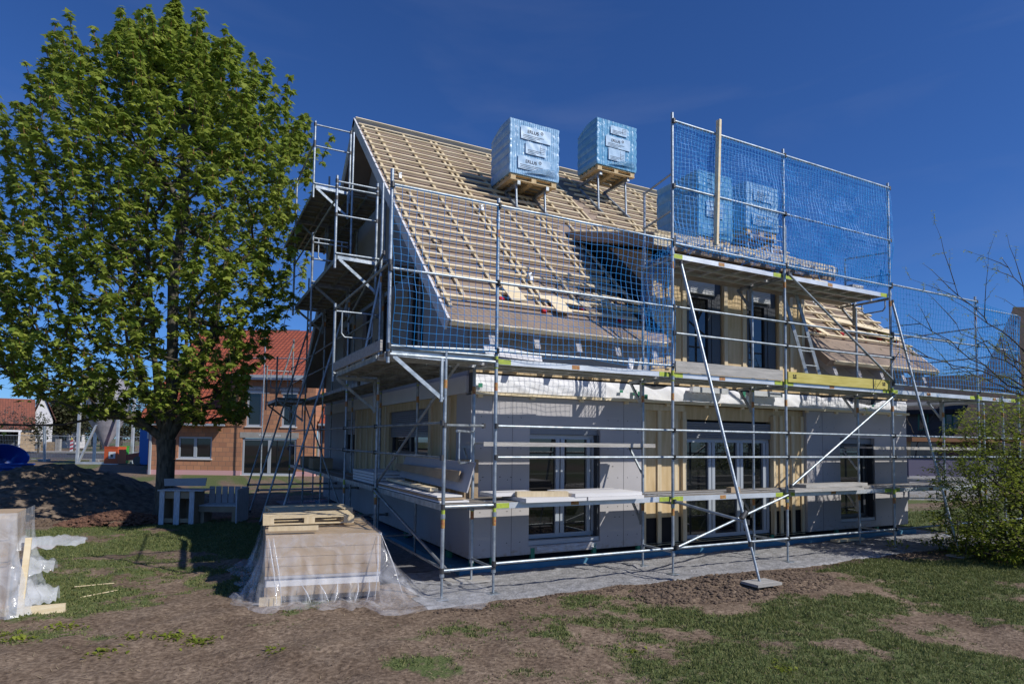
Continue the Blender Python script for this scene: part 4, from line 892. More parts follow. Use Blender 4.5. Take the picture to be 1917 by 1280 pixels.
slabs('insulation_board', (0.1, 0.25, zd1+0.06), 0.05, 0.75, 0.4, 0.045, M_panel_w, 'pale board beside the corner post, behind the timber offcut', 'board', GB)
slabs('timber_offcut', (0.42, 0.15, zd1+0.058), -0.25, 0.75, 0.12, 0.07, M_stud, 'square yellow timber offcut lying on the pale board by the corner', 'timber')
slabs('grey_plank', (5.75, -0.1, zd1), 0.0, 1.9, 0.26, 0.05, M_grey_plank, 'lower weathered plank on the deck right of the second post', 'plank', 'planks on the lower deck')
slabs('grey_plank', (6.3, 0.1, zd1+0.053), 0.0, 1.75, 0.3, 0.06, M_grey_plank, 'upper weathered plank resting across the lower ones', 'plank', 'planks on the lower deck')
slabs('grey_plank', (6.2, 0.2, zd1), 0.0, 2.2, 0.28, 0.05, M_grey_plank, 'weathered plank nearest the wall at the right of the lower deck', 'plank', 'planks on the lower deck')
slabs('brick_block', (4.6, 0.25, zd1), 0.1, 0.24, 0.1, 0.09, M_board_b, 'small dark brick on the lower deck before the terrace door', 'brick')
slabs('blue_glove', (7.95, 0.3, zd1), 0.3, 0.2, 0.12, 0.06, M_clamp, 'small black bag on the lower deck near the third post', 'bag') if False else None
# boards leaning on the gable deck
def sheet(name, pts, d, m, label, group): o = MB().prism(pts, d).obj(name, m); tag(o, label, 'board', group); return o
GG = 'boards stored on the gable deck'
sheet('grey_sheet', [(-0.30, 0.25, 1.32), (-0.30, 3.3, 1.37), (-0.18, 3.3, 1.73), (-0.18, 0.25, 1.73)], (0.02, 0, 0), M_panel, 'long grey sheet standing on edge along the gable deck', GG)
sheet('brown_board', [(-0.335, 0.5, 1.45), (-0.335, 3.5, 1.5), (-0.30, 3.5, 1.6), (-0.30, 0.5, 1.6)], (0.022, 0, 0), M_board_b, 'brown board leaning before the long grey sheet', GG)
for k in range(3):
    slabs('flat_sheet', (-0.70, 0.2+0.05*k, Z1+0.01+0.032*k), 0.0, 0.42-0.03*k, 3.0, 0.022, (M_panel_w, M_board_b, M_panel_w)[k], ['bottom flat sheet in the pile on the gable deck', 'middle brown flat sheet in the pile on the gable deck', 'top flat pale sheet in the pile on the gable deck'][k], 'board', GG)
sheet('wood_batten_board', [(-0.62, 0.8, 1.31), (-0.50, 0.8, 1.31), (-0.42, 3.3, 1.31), (-0.54, 3.3, 1.31)], (0, 0, 0.04), M_wood, 'fresh yellow batten lying along the pile on the gable deck', GG)
mb = MB()
for k in range(4): mb.box(-0.6, 0.0, 3.9, 5.5, Z1+0.01+0.055*k, Z1+0.055+0.055*k)
tag(mb.obj('panel_bundle', M_panel_w), 'bundle of white panels farther along the gable deck', 'panel bundle')
tag(MB().box(-0.1, 0.12, 0.8, 1.05, 1.19, 1.75).obj('brown_offcut', M_board_b), 'brown board offcut standing at the house corner on the deck', 'board')
for k, (x0, x1, y0) in enumerate(((-0.62, -0.1, 10.0), (-0.6, -0.12, 11.6))): tag(MB().box(x0, x1, y0, y0+0.7, Z1+0.01, Z1+0.3).obj('board_pile', M_board_b), ['dark pile of boards on the gable deck, nearer one', 'dark pile of boards on the gable deck, farther one'][k], 'board pile', GG)
mb = MB(); mb.prism([(0.15, 0.66, 3.28), (1.1, 0.66, 3.24), (1.1, 0.70, 3.36), (0.12, 0.70, 3.44)], (0, 0.012, 0)); tag(mb.obj('metal_offcut', M_panel_w), 'shiny metal offcut standing on the middle deck behind the net', 'metal offcut')
slabs('grey_sheet', (0.6, 0.2, Z2+0.01), 0.05, 1.3, 0.45, 0.02, M_panel, 'grey sheet lying flat on the middle deck behind the net', 'board')
mb = MB(); mb.prism([(2.62, 0.55, 3.16), (2.72, 0.55, 3.16), (2.9, 0.7, 3.42), (2.78, 0.7, 3.44)], (0, 0.02, 0)); tag(mb.obj('pale_offcut', M_panel_w), 'pale triangular offcut leaning on the middle deck by the dormer', 'board')
# foil and bags on the top deck
P = [[(4.1+1.6*i/40, 0.15+0.5*j/8, Z3+0.02+0.07*abs(fbm(i*.25, j*.6, 1, 77))*(1 if 0 < j < 8 else .1)+0.05*math.sin(j/8*PI)) for i in range(41)] for j in range(9)]
tag(MB().grid(P).obj('crumpled_foil', M_bluefilm), 'crumpled blue and silver wrapping foil on the top deck', 'foil', 'wrapping left on the top deck')
P = [[(5.8+2.7*i/50, 0.2+0.5*j/8, Z3+0.02+0.10*abs(fbm(i*.25, j*.6, 1, 78))*(1 if 0 < j < 8 else .1)+0.03*math.sin(j/8*PI)) for i in range(51)] for j in range(9)]
tag(MB().grid(P).obj('dark_foil', M_grey_mem), 'dark crumpled foil heap on the right half of the top deck', 'foil', 'wrapping left on the top deck')
mb = MB()
for k in range(5): mb.box(8.0, 8.35, 0.3, 0.65, Z3+0.01+0.035*k, Z3+0.035+0.035*k)
tag(mb.obj('tile_bundle', M_panel_w), 'small white bundle at the right end of the top deck', 'bundle')

# ------------------------------------------------------------------ wrapped stack in the middle foreground
r = empty('wrapped_board_stack', (-2.0, 2.0, 0), 'stack of brown boards under clear plastic sheet in front of the scaffold corner', 'board stack')
FLs, FRs, BRs, BLs = Vector((-2.78, 0.66, 0)), Vector((-1.42, 0.40, 0)), Vector((-1.14, 3.15, 0)), Vector((-2.52, 3.45, 0))
def lay(z0, z1, m, name, gr=0.0):
    c = (FLs+FRs+BRs+BLs)/4; pts = [(p+(p-c).normalized()*gr) for p in (FLs, FRs, BRs, BLs)]
    return MB().prism([(p.x, p.y, z0) for p in pts], (0, 0, z1-z0)).obj(name, m, r)
lay(0.02, 0.09, M_stud, 'bearer', -0.08); lay(0.092, 0.20, M_board_b, 'board_layer'); lay(0.203, 0.30, M_panel_w, 'board_layer', -0.02); lay(0.303, 0.335, M_panel, 'board_layer', 0.005)
M_stackb = mat('brown_fibreboard', (0.40, 0.29, 0.18), 0.8, 0, (0.47, 0.35, 0.23), 3, 0.1, 30)
for k in range(4): lay(0.338+k*0.115, 0.338+k*0.115+0.110, M_stackb, 'board_layer', 0.004*(k % 2))
# clear sheet: top part and hanging skirts that spread on the ground
def edgept(t):
    cs = [BLs, FLs, FRs, BRs]; e = min(2, int(t)); f_ = t-e; return cs[e].lerp(cs[e+1], f_)
cen = (FLs+FRs+BRs+BLs)/4; P = []; NT, NS = 240, 34
for j in range(NS+1):
    row = []
    for i in range(NT+1):
        t = 3*i/NT; p = edgept(t); e = min(2, int(t)); f_ = t-e
        nd = [Vector((-1, 0.05, 0)), Vector((-0.12, -1, 0)), Vector((1, -0.05, 0))][e]
        if f_ < 0.08 and e > 0: nd = nd.lerp([Vector((-1, .05, 0)), Vector((-0.12, -1, 0)), Vector((1, -.05, 0))][e-1], 0.5*(1-f_/0.08))
        if f_ > 0.92 and e < 2: nd = nd.lerp([Vector((-1, .05, 0)), Vector((-0.12, -1, 0)), Vector((1, -.05, 0))][e+1], 0.5*(f_-0.92)/0.08)
        nd.normalize(); s_ = j/NS
        flare = [0.18+0.1*math.sin(f_*9), 0.20+0.10*math.sin(f_*7+1), 0.38*(1-f_)**1.2+0.06][e]
        fold = 0.05*math.sin(t*23+fbm(t, 0, 3, 5)*4)+0.03*math.sin(t*51+s_*3)+0.02*fbm(t*5, s_*3, 1, 6)
        if s_ < 0.75:
            q_ = s_/0.75; z = 0.815*(1-q_)+0.02; out = 0.012+(flare*0.75+fold*1.2)*q_**1.8
        else:
            q_ = (s_-0.75)/0.25; z = 0.02+0.05*abs(fbm(t*6, q_*3, 1.3, 7))+0.05*math.sin(q_*PI)*(0.5+0.5*math.sin(t*31)); out = 0.012+flare*0.75+fold*1.2+(0.30+0.12*math.sin(t*5)+(0.35 if e == 2 and f_ < .15 else 0.0))*q_*(0.6 if e == 0 else 1)
        out += 0.60*math.exp(-((t-2.05)/0.16)**2)*s_**1.8; v_ = p+nd*out; row.append((v_.x, v_.y, z))
    P.append(row)
pl = MB().grid(P).obj('plastic_sheet', M_film, r)
P = [[tuple(FLs.lerp(FRs, i/14).lerp(BLs.lerp(BRs, i/14), j/24)+Vector((0, 0, 0.82+0.008*fbm(i*.4, j*.4, 1, 9)))) for i in range(15)] for j in range(17)]
MB().grid(P).obj('top_sheet', filmmat('clear_film_top', (0.6, 0.62, 0.62), 0.12), r)
for k in range(9):        # bright taut folds in the sheet
    t = [1.02, 1.06, 1.3, 1.62, 1.9, 1.97, 2.05, 1.45, 1.8][k]; p = edgept(t); e = 1 if t < 2 else 2; nd = Vector((-0.12, -1, 0)) if e == 1 else Vector((0.7, -0.5, 0))
    a_ = p+nd*0.03+Vector((0, 0, 0.80 if k in (0, 1, 5, 6) else 0.25)); b_ = p+nd*(0.22 if e == 1 else .45)+Vector((0.12 if t < 1.5 else -0.05, 0, 0.04))
    MB().tube(a_, (a_+b_)/2+Vector((0.01, -0.03, 0)), 0.004, 5, 0.010).tube((a_+b_)/2+Vector((0.01, -0.03, 0)), b_, 0.010, 5, 0.003).obj('sheet_fold', M_film_d, r)
# timber on top and the pallets behind it
def board_on(name, a_, b_, wd, h, z, m, label, cat, group=None):
    o = MB().beam((a_[0], a_[1], z+h/2), (b_[0], b_[1], z+h/2), wd, h).obj(name, m); tag(o, label, cat, group); return o
board_on('top_plank', (-2.72, 0.98), (-2.12, 0.88), 0.09, 0.05, 0.845, M_stud, 'short plank lying across the front of the wrapped stack', 'plank')
pz = 0.85
def eur(c, ang, z, label, m=M_stud):
    r2 = empty('euro_pallet', (c[0], c[1], z), label, 'pallet', 'wooden pallets on the wrapped stack', ang)
    r2.scale = (1, 1, 0.72)
    mb = MB()
    for k in range(3): mb.box(-0.6, 0.6, -0.4+k*0.35, -0.3+k*0.35, 0, 0.02)
    mb.obj('bottom_board', m, r2, True)
    mb = MB()
    for i in range(3):
        for k in range(3): MB().box(-0.6+i*0.53, -0.46+i*0.53, -0.4+k*0.35, -0.3+k*0.35, 0.021, 0.10).obj('block', m, r2, True)
    mb = MB()
    for i in range(3): mb.box(-0.6+i*0.53, -0.46+i*0.53, -0.4, 0.4, 0.101, 0.12)
    for k in range(5): mb.box(-0.6, 0.6, -0.4+k*0.165, -0.3+k*0.165, 0.121, 0.14)
    mb.obj('top_board', m, r2, True); return r2
eur((-2.1, 1.82), -0.10, 0.85, 'nearer wooden pallet lying on the wrapped stack'); eur((-1.93, 2.78), 0.03, 0.85, 'farther wooden pallet lying behind the other on the wrapped stack')
board_on('ground_block', (-2.84, 0.62), (-2.6, 0.58), 0.1, 0.09, 0.0, M_stud, 'short square block under the front left corner of the wrapped stack', 'timber block')
# left edge stack
r = empty('wrapped_pallet_load', (-5.7, 1.6, 0), 'plastic wrapped pallet load cut by the left edge of the picture', 'pallet load')
MB().box(-6.3, -5.42, 1.25, 2.1, 0.1, 0.55).box(-6.3, -5.43, 1.26, 2.1, 0.56, 0.60).box(-6.3, -5.42, 1.25, 2.1, 0.61, 0.84).box(-6.3, -5.43, 1.26, 2.1, 0.85, 1.12).obj('load', M_stackb, r); MB().box(-6.3, -5.40, 1.2, 2.15, 0.0, 0.1).obj('pallet', M_stud, r)
P = []
for j in range(24):
    row = []
    for i in range(70):
        t = i/69; p = Vector((-6.3+0.95*min(1, t*2), 1.2, 0)) if t < 0.5 else Vector((-5.36, 1.2+0.95*(t-0.5)*2, 0)); s_ = j/23
        nd = Vector((0, -1, 0)) if t < 0.5 else Vector((1, 0, 0)); o_ = 0.01+s_**2*(0.14+0.09*math.sin(t*40)+0.1*fbm(t*9, s_*4, 1, 3))
        row.append(tuple(p+nd*o_+Vector((0, 0, 1.14*(1-s_)+0.015))))
    P.append(row)
MB().grid(P).obj('plastic_wrap', M_film_d, r)
for k, (z, h, l) in enumerate(((0.72, 0.12, 0.62), (0.42, 0.2, 0.32), (0.08, 0.22, 0.36))):
    P = [[(-5.36+l*i/14, 1.3+0.3*j/8+0.25*i/14, z+h*math.sin(PI*j/8)*(1-0.5*(i/14)**2)+0.06*fbm(i*.4, j*.5, 1, 40+k)) for i in range(15)] for j in range(9)]
    MB().grid(P).obj('film_flap', M_film_d, r)
tag(MB().beam((-5.27, 1.16, 0.0), (-5.25, 1.3, 0.86), 0.06, 0.03, (0, 1, 0)).obj('leaning_lath', M_wood), 'pale lath leaning upright on the wrapped load at the left edge', 'lath')
tag(MB().box(-5.25, -4.86, 1.2, 1.26, 0.0, 0.1).obj('short_plank', M_wood), 'short pale plank on the ground beside the wrapped load', 'plank')
for k, (x, y, a_) in enumerate(((-4.95, 2.6, 0.1), (-4.8, 1.9, 0.6))): board_on('thin_lath', (x, y), (x+0.45*math.cos(a_), y+0.45*math.sin(a_)), 0.012, 0.008, 0.01, M_wood, ['thin straight lath on the lawn, farther one', 'thin lath on the lawn nearest the wrapped load'][k], 'lath', 'thin laths on the lawn')
# brace base boards
tag(MB().box(3.12, 3.58, -1.62, -1.32, 0.02+height(3.35, -1.47), 0.055+height(3.35, -1.47)).obj('base_board', M_grey_plank), 'square board under the foot of the long raking prop', 'base board', 'boards under scaffold feet')
tag(MB().box(8.8, 9.2, -1.15, -0.88, 0.02, 0.05).obj('base_board', M_grey_plank), 'board under the prop foot near the shrub', 'base board', 'boards under scaffold feet')
tag(MB().box(8.3, 9.2, 0.95, 1.1, 0.03, 0.07).obj('base_board', M_wood), 'pale plank on the gravel below the right window', 'plank', 'boards under scaffold feet')
tag(MB().box(-0.35, 0.25, 0.6, 0.95, 0.02, 0.045).obj('base_board', M_grey_plank), 'flat brown board under the corner inner post', 'base board', 'boards under scaffold feet')

# ------------------------------------------------------------------ bench of pallets, mound, tubs
r = empty('pallet_bench', (-3.6, 9.2, 0), 'white painted pallet bench with box end under the tree', 'bench', None, -0.42)
r.scale = (0.8, 0.8, 0.97)
bz = M_white_bench
def lb(name, m, *bx):
    mb = MB()
    for b_ in bx: mb.box(*b_)
    return mb.obj(name, m, r, True)
lb('end_slat', bz, (-0.62, -0.48, -0.42, -0.40, 0, 0.80), (-0.21, -0.05, -0.42, -0.40, 0, 0.80), (0.22, 0.36, -0.42, -0.40, 0, 0.80))
lb('end_frame', M_board_b, (-0.62, 0.36, -0.38, -0.36, 0.05, 0.15), (-0.62, 0.36, -0.38, -0.36, 0.62, 0.78), (-0.58, -0.5, -0.39, 0.1, 0, 0.79), (0.27, 0.35, -0.39, 0.3, 0, 0.79), (-0.18, -0.1, -0.39, 0.1, 0, 0.79), (-0.5, 0.27, 0.1, 0.12, 0.05, 0.79))
lb('armrest', bz, (-0.66, 0.62, -0.46, 0.3, 0.80, 0.825))
lb('seat', bz, (0.36, 1.45, -0.1, 0.12, 0.42, 0.445), (0.36, 1.45, 0.15, 0.37, 0.42, 0.445), (0.36, 1.45, 0.4, 0.6, 0.42, 0.445))
lb('seat_frame', M_board_b, (0.36, 1.5, -0.1, -0.06, 0.28, 0.415), (0.36, 1.5, 0.5, 0.56, 0.28, 0.415), (0.4, 0.5, -0.05, 0.5, 0.0, 0.41), (1.3, 1.4, -0.05, 0.5, 0, 0.41))
lb('backrest', M_panel, *[(0.36+k*0.19, 0.52+k*0.19, 0.62, 0.645, 0.3, 0.86) for k in range(6)])
lb('side_panel', bz, (1.5, 1.53, -0.3, 0.66, 0.0, 0.84))
bp_ = MB().prism([(-4.1, 9.2, 1.0-0.12), (-3.25, 8.95, 1.0-0.12), (-3.22, 9.05, 1.06), (-4.12, 9.32, 1.04)], (0.01, 0.04, 0.0)).obj('grey_board', M_panel); tag(bp_, 'grey board lying tilted on the pallet bench', 'board')
# mound of soil
MC = Vector((-8.0, 14.2, 0))
P = []
for j in range(60):
    row = []
    for i in range(140):
        t = 2*PI*i/140; s_ = j/59; rx, ry = 5.6, 3.6
        x = MC.x+rx*s_*math.cos(t)*(1+0.12*math.sin(3*t+1)); y = MC.y+ry*s_*math.sin(t)*(1+0.1*math.sin(2*t))
        base = max(0, 1-s_)**0.95*1.7; pk = 1.0+0.22*math.exp(-((x+6.5)**2)/3)
        z = 0.72*min(base, 1.28)*pk*(1 if x > -10 else max(0.35, 1-(-10-x)/4)); z += (0.16*fbm(x, y, 0.9, 51)+0.07*fbm(x, y, 3, 52)+0.03*fbm(x, y, 9, 53))*min(1, 3*(1-s_))
        row.append((x, y, max(z, 0) - (0.05 if j == 59 else 0)))
    P.append(row)
tag(MB().grid(P, True, True).obj('soil_mound', M_soil), 'big dark mound of soil left of the maple tree', 'soil mound')
mb = MB()
for _ in range(1500):
    t = rng.uniform(0, 2*PI); q_ = rng.random()**0.7; x = -5.05+1.25*q_*math.cos(t); y = 9.6+0.55*q_*math.sin(t); z = 0.30*(1-q_)**0.8; rock(mb, (x, y, z), rng.uniform(0.02, 0.06))
tag(mb.obj('mulch_heap', M_mulch), 'low heap of red brown mulch between mound and bench', 'mulch heap')
mb = MB()
for _ in range(900):
    x = rng.uniform(-11, -5.2); y = rng.uniform(9.6, 11.2); rock(mb, (x, y, 0.02), rng.uniform(0.015, 0.06))
tag(mb.obj('stones', M_clod), 'crumbled earth and stones along the foot of the mound', 'stones', None, 'stuff')
M_tub = mat('blue_plastic', (0.012, 0.07, 0.36), 0.35)
def tub(c, tilt, rzz, s_, label):
    e = empty('mixing_tub', c, label, 'tub', 'blue plastic tubs', rzz); e.rotation_euler[0] = tilt
    P_ = []
    for k in range(9): z = 0.5*s_*k/8; rad = (0.28+0.10*k/8)*s_; P_.append([(rad*1.35*math.cos(2*PI*i/32), rad*math.sin(2*PI*i/32), z) for i in range(32)])
    rad = 0.40*s_; P_.append([(rad*1.35*math.cos(2*PI*i/32), rad*math.sin(2*PI*i/32), 0.5*s_) for i in range(32)]); P_.append([(rad*1.35*math.cos(2*PI*i/32), rad*math.sin(2*PI*i/32), 0.47*s_) for i in range(32)])
    MB().grid(P_, True, True).obj('shell', M_tub, e, True)
    P_ = []
    for k in range(8, -1, -1): z = 0.02+0.48*s_*k/8; rad = (0.265+0.10*k/8)*s_; P_.append([(rad*1.35*math.cos(2*PI*i/32), rad*math.sin(2*PI*i/32), z) for i in range(32)])
    P_.append([(0.01*math.cos(2*PI*i/32), 0.01*math.sin(2*PI*i/32), 0.02) for i in range(32)])
    MB().grid(P_, True, True).obj('inside', M_tub, e, True)
tub(W(28, 897, 20), 0.0, -0.4, 1.0, 'blue mixing tub standing right way up, lowest one'); tub(W(-2, 872, 20.6), 0.9, 0.75, 1.15, 'blue mixing tub tipped on its side above the others'); tub(W(0, 905, 19), 0, 0.2, 1.0, 'blue tub at the very left edge of the picture')

# ------------------------------------------------------------------ trees
def greedy_tree(tips, stems, pipe=0.0022, bend=0.12):
    """stems: list of polylines (lists of Vector) already fixed, tips joined to nearest lower node. returns nodes,parent,radius"""
    nodes = []; par = []
    for st, p0 in stems:
        prev = p0
        for v in st: nodes.append(v.copy()); par.append(prev); prev = len(nodes)-1
    A = np.array([tuple(n) for n in nodes]); leaf = []
    base = Vector(nodes[0]); ax = np.array([base.x, base.y])
    order = sorted(range(len(tips)), key=lambda k: math.hypot(tips[k][0]-base.x, tips[k][1]-base.y)+0.35*(tips[k][2]))
    cap = np.zeros((len(nodes)+len(tips)*4+10, 3)); cap[:len(nodes)] = A; n = len(nodes)
    for k in order:
        t = np.array(tips[k]); d = cap[:n]-t; dist = np.sqrt((d**2).sum(1))+np.where(d[:, 2] > -0.02, 3.0*(d[:, 2]+0.05), 0)
        j = int(dist.argmin()); a_ = Vector(cap[j]); b_ = Vector(t); L0 = (b_-a_).length; m_ = max(1, min(3, int(L0/0.35))); prev = j
        for q_ in range(1, m_+1):
            f_ = q_/m_; v = a_.lerp(b_, f_)+(Vector((rng.normal(), rng.normal(), rng.normal()))*0.03*L0 if q_ < m_ else Vector((0, 0, 0))); v.z -= 0.05*L0*math.sin(PI*f_)
            cap[n] = v; par.append(prev); nodes.append(v); prev = n; n += 1
        leaf.append(prev)
    w_ = np.zeros(n); w_[leaf] = 1
    for k in range(n-1, -1, -1):
        if par[k] is not None and par[k] >= 0: w_[par[k]] += w_[k]
    rad = pipe*np.sqrt(np.maximum(w_, 1))
    return nodes, par, rad, leaf
def branch_mesh(nodes, par, rad, rmax=0.4, thick=0.03):
    mb = MB()
    for k in range(len(nodes)):
        p = par[k]
        if p is None or p < 0: continue
        r1 = min(rad[p], rmax, rad[k]*1.6); n_ = 12 if rad[k] > 0.05 else (6 if rad[k] > 0.015 else 3)
        mb.tube(nodes[p], nodes[k], r1, n_, min(rad[k], rmax), cap=False)
    return mb
# maple
TB = Vector((-4.13, 10.9, -0.05))
def tp(x, y, z): return TB+Vector((x, y, z))
RT = Vector((_rt.x, _rt.y, 0))
def side(lat, dep, z): return TB+RT*lat+Vector((_fw.x, _fw.y, 0))*dep+Vector((0, 0, z))
stems = [([side(0, 0, 0), side(0, 0, 0.9), side(0.0, 0, 1.5), side(-0.02, 0, 2.0)], -1),
         ([side(-0.3, 0.1, 2.7), side(-0.5, 0.2, 3.8), side(-0.7, .3, 5.2), side(-0.9, .3, 7.0), side(-1.0, .2, 9)], 3),
         ([side(0.12, -0.1, 2.9), side(0.15, -.2, 4.2), side(0.1, -.2, 6), side(0.2, 0, 8), side(0.1, 0, 10.5)], 3),
         ([side(0.35, 0.05, 2.6), side(0.7, 0.1, 3.6), side(1.0, 0.2, 5.0), side(1.3, .2, 7), side(1.5, .1, 9)], 3),
         ([side(-0.05, 0.3, 2.8), side(-0.1, 0.9, 4.2), side(-0.2, 1.4, 6.5), side(-.2, 1.6, 8.5)], 3),
         ([side(-0.2, -0.3, 2.8), side(-0.5, -1.0, 4.2), side(-0.6, -1.5, 6.5)], 3)]
tips = []
def crown_r(z):      # radius of the crown by height
    pts = [(2.3, 1.0), (3.0, 3.5), (4.5, 4.35), (6.5, 4.35), (8.2, 4.1), (9.4, 3.75), (10.5, 3.2), (11.3, 2.5), (11.9, 1.6), (12.3, 0.4)]
    for (a_, b_), (c_, d_) in zip(pts, pts[1:]):
        if a_ <= z <= c_: return b_+(d_-b_)*(z-a_)/(c_-a_)
    return 0
while len(tips) < 3500:
    z = rng.uniform(2.5, 13.5); R_ = crown_r(z); t = rng.uniform(0, 2*PI); q_ = rng.random()**0.42*R_*(1+0.08*fbm(t*1.3, z*0.6, 1, 81))
    lat, dep = q_*math.cos(t), q_*math.sin(t)*0.95
    if z < 4.5 and lat > 2.6: continue
    if z < 2.75 and abs(lat) < 0.5 and dep < 0: continue
    p = side(lat+0.22-0.05*max(0, z-5), dep, z)
    if p.x > -0.5 or (p.x > -1.62 and p.z < (9.1 if p.y < 11.2 else 5.6)): continue
    if p.x > -2.3 and z < 4.2: continue
    if noise.noise(Vector((p.x*1.5, p.y*1.5, p.z*1.5))) > 0.12 and rng.random() < 0.85: continue
    tips.append(tuple(p))
# wide low boughs reaching left past the picture edge
for _ in range(170):
    f_ = rng.random(); tips.append(tuple(side(-4.0-1.4*f_+rng.normal(0, .25), -0.5+rng.normal(0, 1.0), 3.6+rng.normal(0, 0.5)+2.5*rng.random())))
nodes, par, rad, leaf = greedy_tree(tips, stems, 0.0040)
rad = np.array(rad); 
for k in range(4): rad[k] = [0.25, 0.215, 0.21, 0.23][k]
T_ = empty('maple_tree', tuple(TB), 'large maple tree with fresh green leaves beside the house', 'tree')
big = MB(); small = MB()
for k in range(len(nodes)):
    p = par[k]
    if p < 0: continue
    tgt = big if rad[k] > 0.045 else small; r1 = min(rad[p], rad[k]*1.5) if k > 3 else rad[p]
    tgt.tube(nodes[p], nodes[k], r1, 14 if rad[k] > .1 else (6 if rad[k] > 0.02 else 3), rad[k], cap=False)
big.obj('trunk', M_bark, T_); small.obj('branches', M_twig, T_)
# leaves: drooping whorls of lobed leaves at each tip and a few along the twigs
lobe = np.array([(0.0, 0.0), (0.12, -0.10), (0.42, -0.06), (0.28, 0.14), (0.62, 0.42), (0.30, 0.40), (0.18, 0.60), (0.0, 1.0), (-0.18, 0.60), (-0.30, 0.40), (-0.62, 0.42), (-0.28, 0.14), (-0.42, -0.06), (-0.12, -0.10)])
def leaves(centres, nl, size, spread, droop, shape, up=0.12):
    V = []
    for c in centres:
        c = np.array(c); k = rng.integers(nl[0], nl[1]); t0 = rng.uniform(0, 6.3)
        for q_ in range(k):
            az = t0+2*PI*q_/k+rng.normal(0, 0.25); s_ = size*rng.uniform(0.65, 1.15); dr = droop+rng.normal(0, 0.28)
            d = np.array([math.cos(az)*math.cos(dr), math.sin(az)*math.cos(dr), -math.sin(dr)])
            sd = np.array([-math.sin(az), math.cos(az), rng.normal(0, 0.25)]); sd /= np.linalg.norm(sd)
            nn = np.cross(d, sd)
            o = c+np.array([math.cos(az), math.sin(az), 0])*spread*rng.uniform(0.2, 1)+np.array([0, 0, rng.uniform(-up, up)])
            for x, y in shape: V.append(o+d*y*s_+sd*x*s_+nn*(-0.28*abs(x)-0.12*y*y)*s_)
    return np.array(V)
cent = [nodes[k] for k in leaf]
small_sh = []
extra = [Vector(nodes[k]).lerp(nodes[par[k]], 0.55)+Vector(rng.normal(0, 0.05, 3)) for k in leaf if rng.random() < 0.85]
shoots = []
for k in leaf:
    c = Vector(nodes[k]); d_ = math.hypot(c.x-TB.x, c.y-TB.y)
    if (d_ > 0.80*crown_r(min(13.3, max(2.5, c.z))) or c.z > 11) and rng.random() < 0.5:
        q_ = c.copy(); out = Vector((c.x-TB.x, c.y-TB.y, 0)).normalized()
        for t_ in range(rng.integers(1, 4)):
            q2 = q_+Vector((out.x*0.06+rng.normal(0, .03), out.y*0.06+rng.normal(0, .03), 0.24)); small_sh.append((q_.copy(), q2.copy())); shoots.append(q2.copy()); q_ = q2
cent = cent+shoots
Vl = leaves(cent, (6, 10), 0.160, 0.05, 0.48, lobe, 0.07); Vl2 = leaves(extra, (3, 7), 0.125, 0.11, 0.5, lobe)
o = add_tris('crown', np.concatenate([Vl, Vl2]), len(lobe), M_leaf, None); o.parent = T_
me = o.data; co = np.empty(len(me.vertices)*3); me.vertices.foreach_get('co', co); co = co.reshape(-1, 3)-np.array(TB); me.vertices.foreach_set('co', co.ravel())
mb = MB()
for k in leaf[::6]: c = nodes[k]; mb.tube(c, c+Vector((0, 0, 0.13)), 0.018, 5, 0.004)
for a_, b_ in small_sh: mb.tube(a_, b_, 0.008, 3, cap=False)
mb.obj('flower_buds', mat('bud_brown', (0.22, 0.10, 0.03), 0.7), T_)

# shrub at the right edge
def shrub(name, base, tipsf, n, lsize, pipe, label, lm, nl=(4, 8), cat='shrub', leafy=1.0, droop=0.1):
    tp_ = [tipsf() for _ in range(n)]
    st = [([Vector(base)]+[Vector(base)+Vector((0, 0, 0.15))], -1)]
    nd, pr, rd, lf = greedy_tree(tp_, st, pipe); e = empty(name, base, label, cat)
    branch_mesh(nd, pr, rd, 0.06).obj('stems', M_twig, e)
    c = [nd[k] for k in lf if rng.random() < leafy]+[Vector(nd[k]).lerp(nd[pr[k]], .5) for k in lf if rng.random() < leafy]
    sh = np.array([(0, 0), (0.22, 0.35), (0.15, 0.75), (0, 1), (-0.15, 0.75), (-0.22, 0.35)])
    V = leaves(c, nl, lsize, lsize*0.9, droop, sh, 0.05)
    o = add_tris('foliage', V-np.array(base), len(sh), lm, None); o.parent = e; return e
SB = (10.05, -1.65, 0.0)
def st1():
    while True:
        x, y, z = rng.normal(0, 1, 3); d = math.sqrt(x*x+y*y+z*z); q_ = rng.random()**0.4
        p = (SB[0]+0.1+2.0*q_*x/d, SB[1]+0.1+1.5*q_*y/d, 1.2+1.85*q_*z/d)
        if 0.12 < p[2] < 3.05 and not (fbm(p[0]*1.2, p[2]*1.2, 1, 91) > 0.3): return p
shrub('leafy_shrub', SB, st1, 2500, 0.078, 0.0022, 'broad green leafy shrub before the scaffold at the right edge', M_leaf_b)
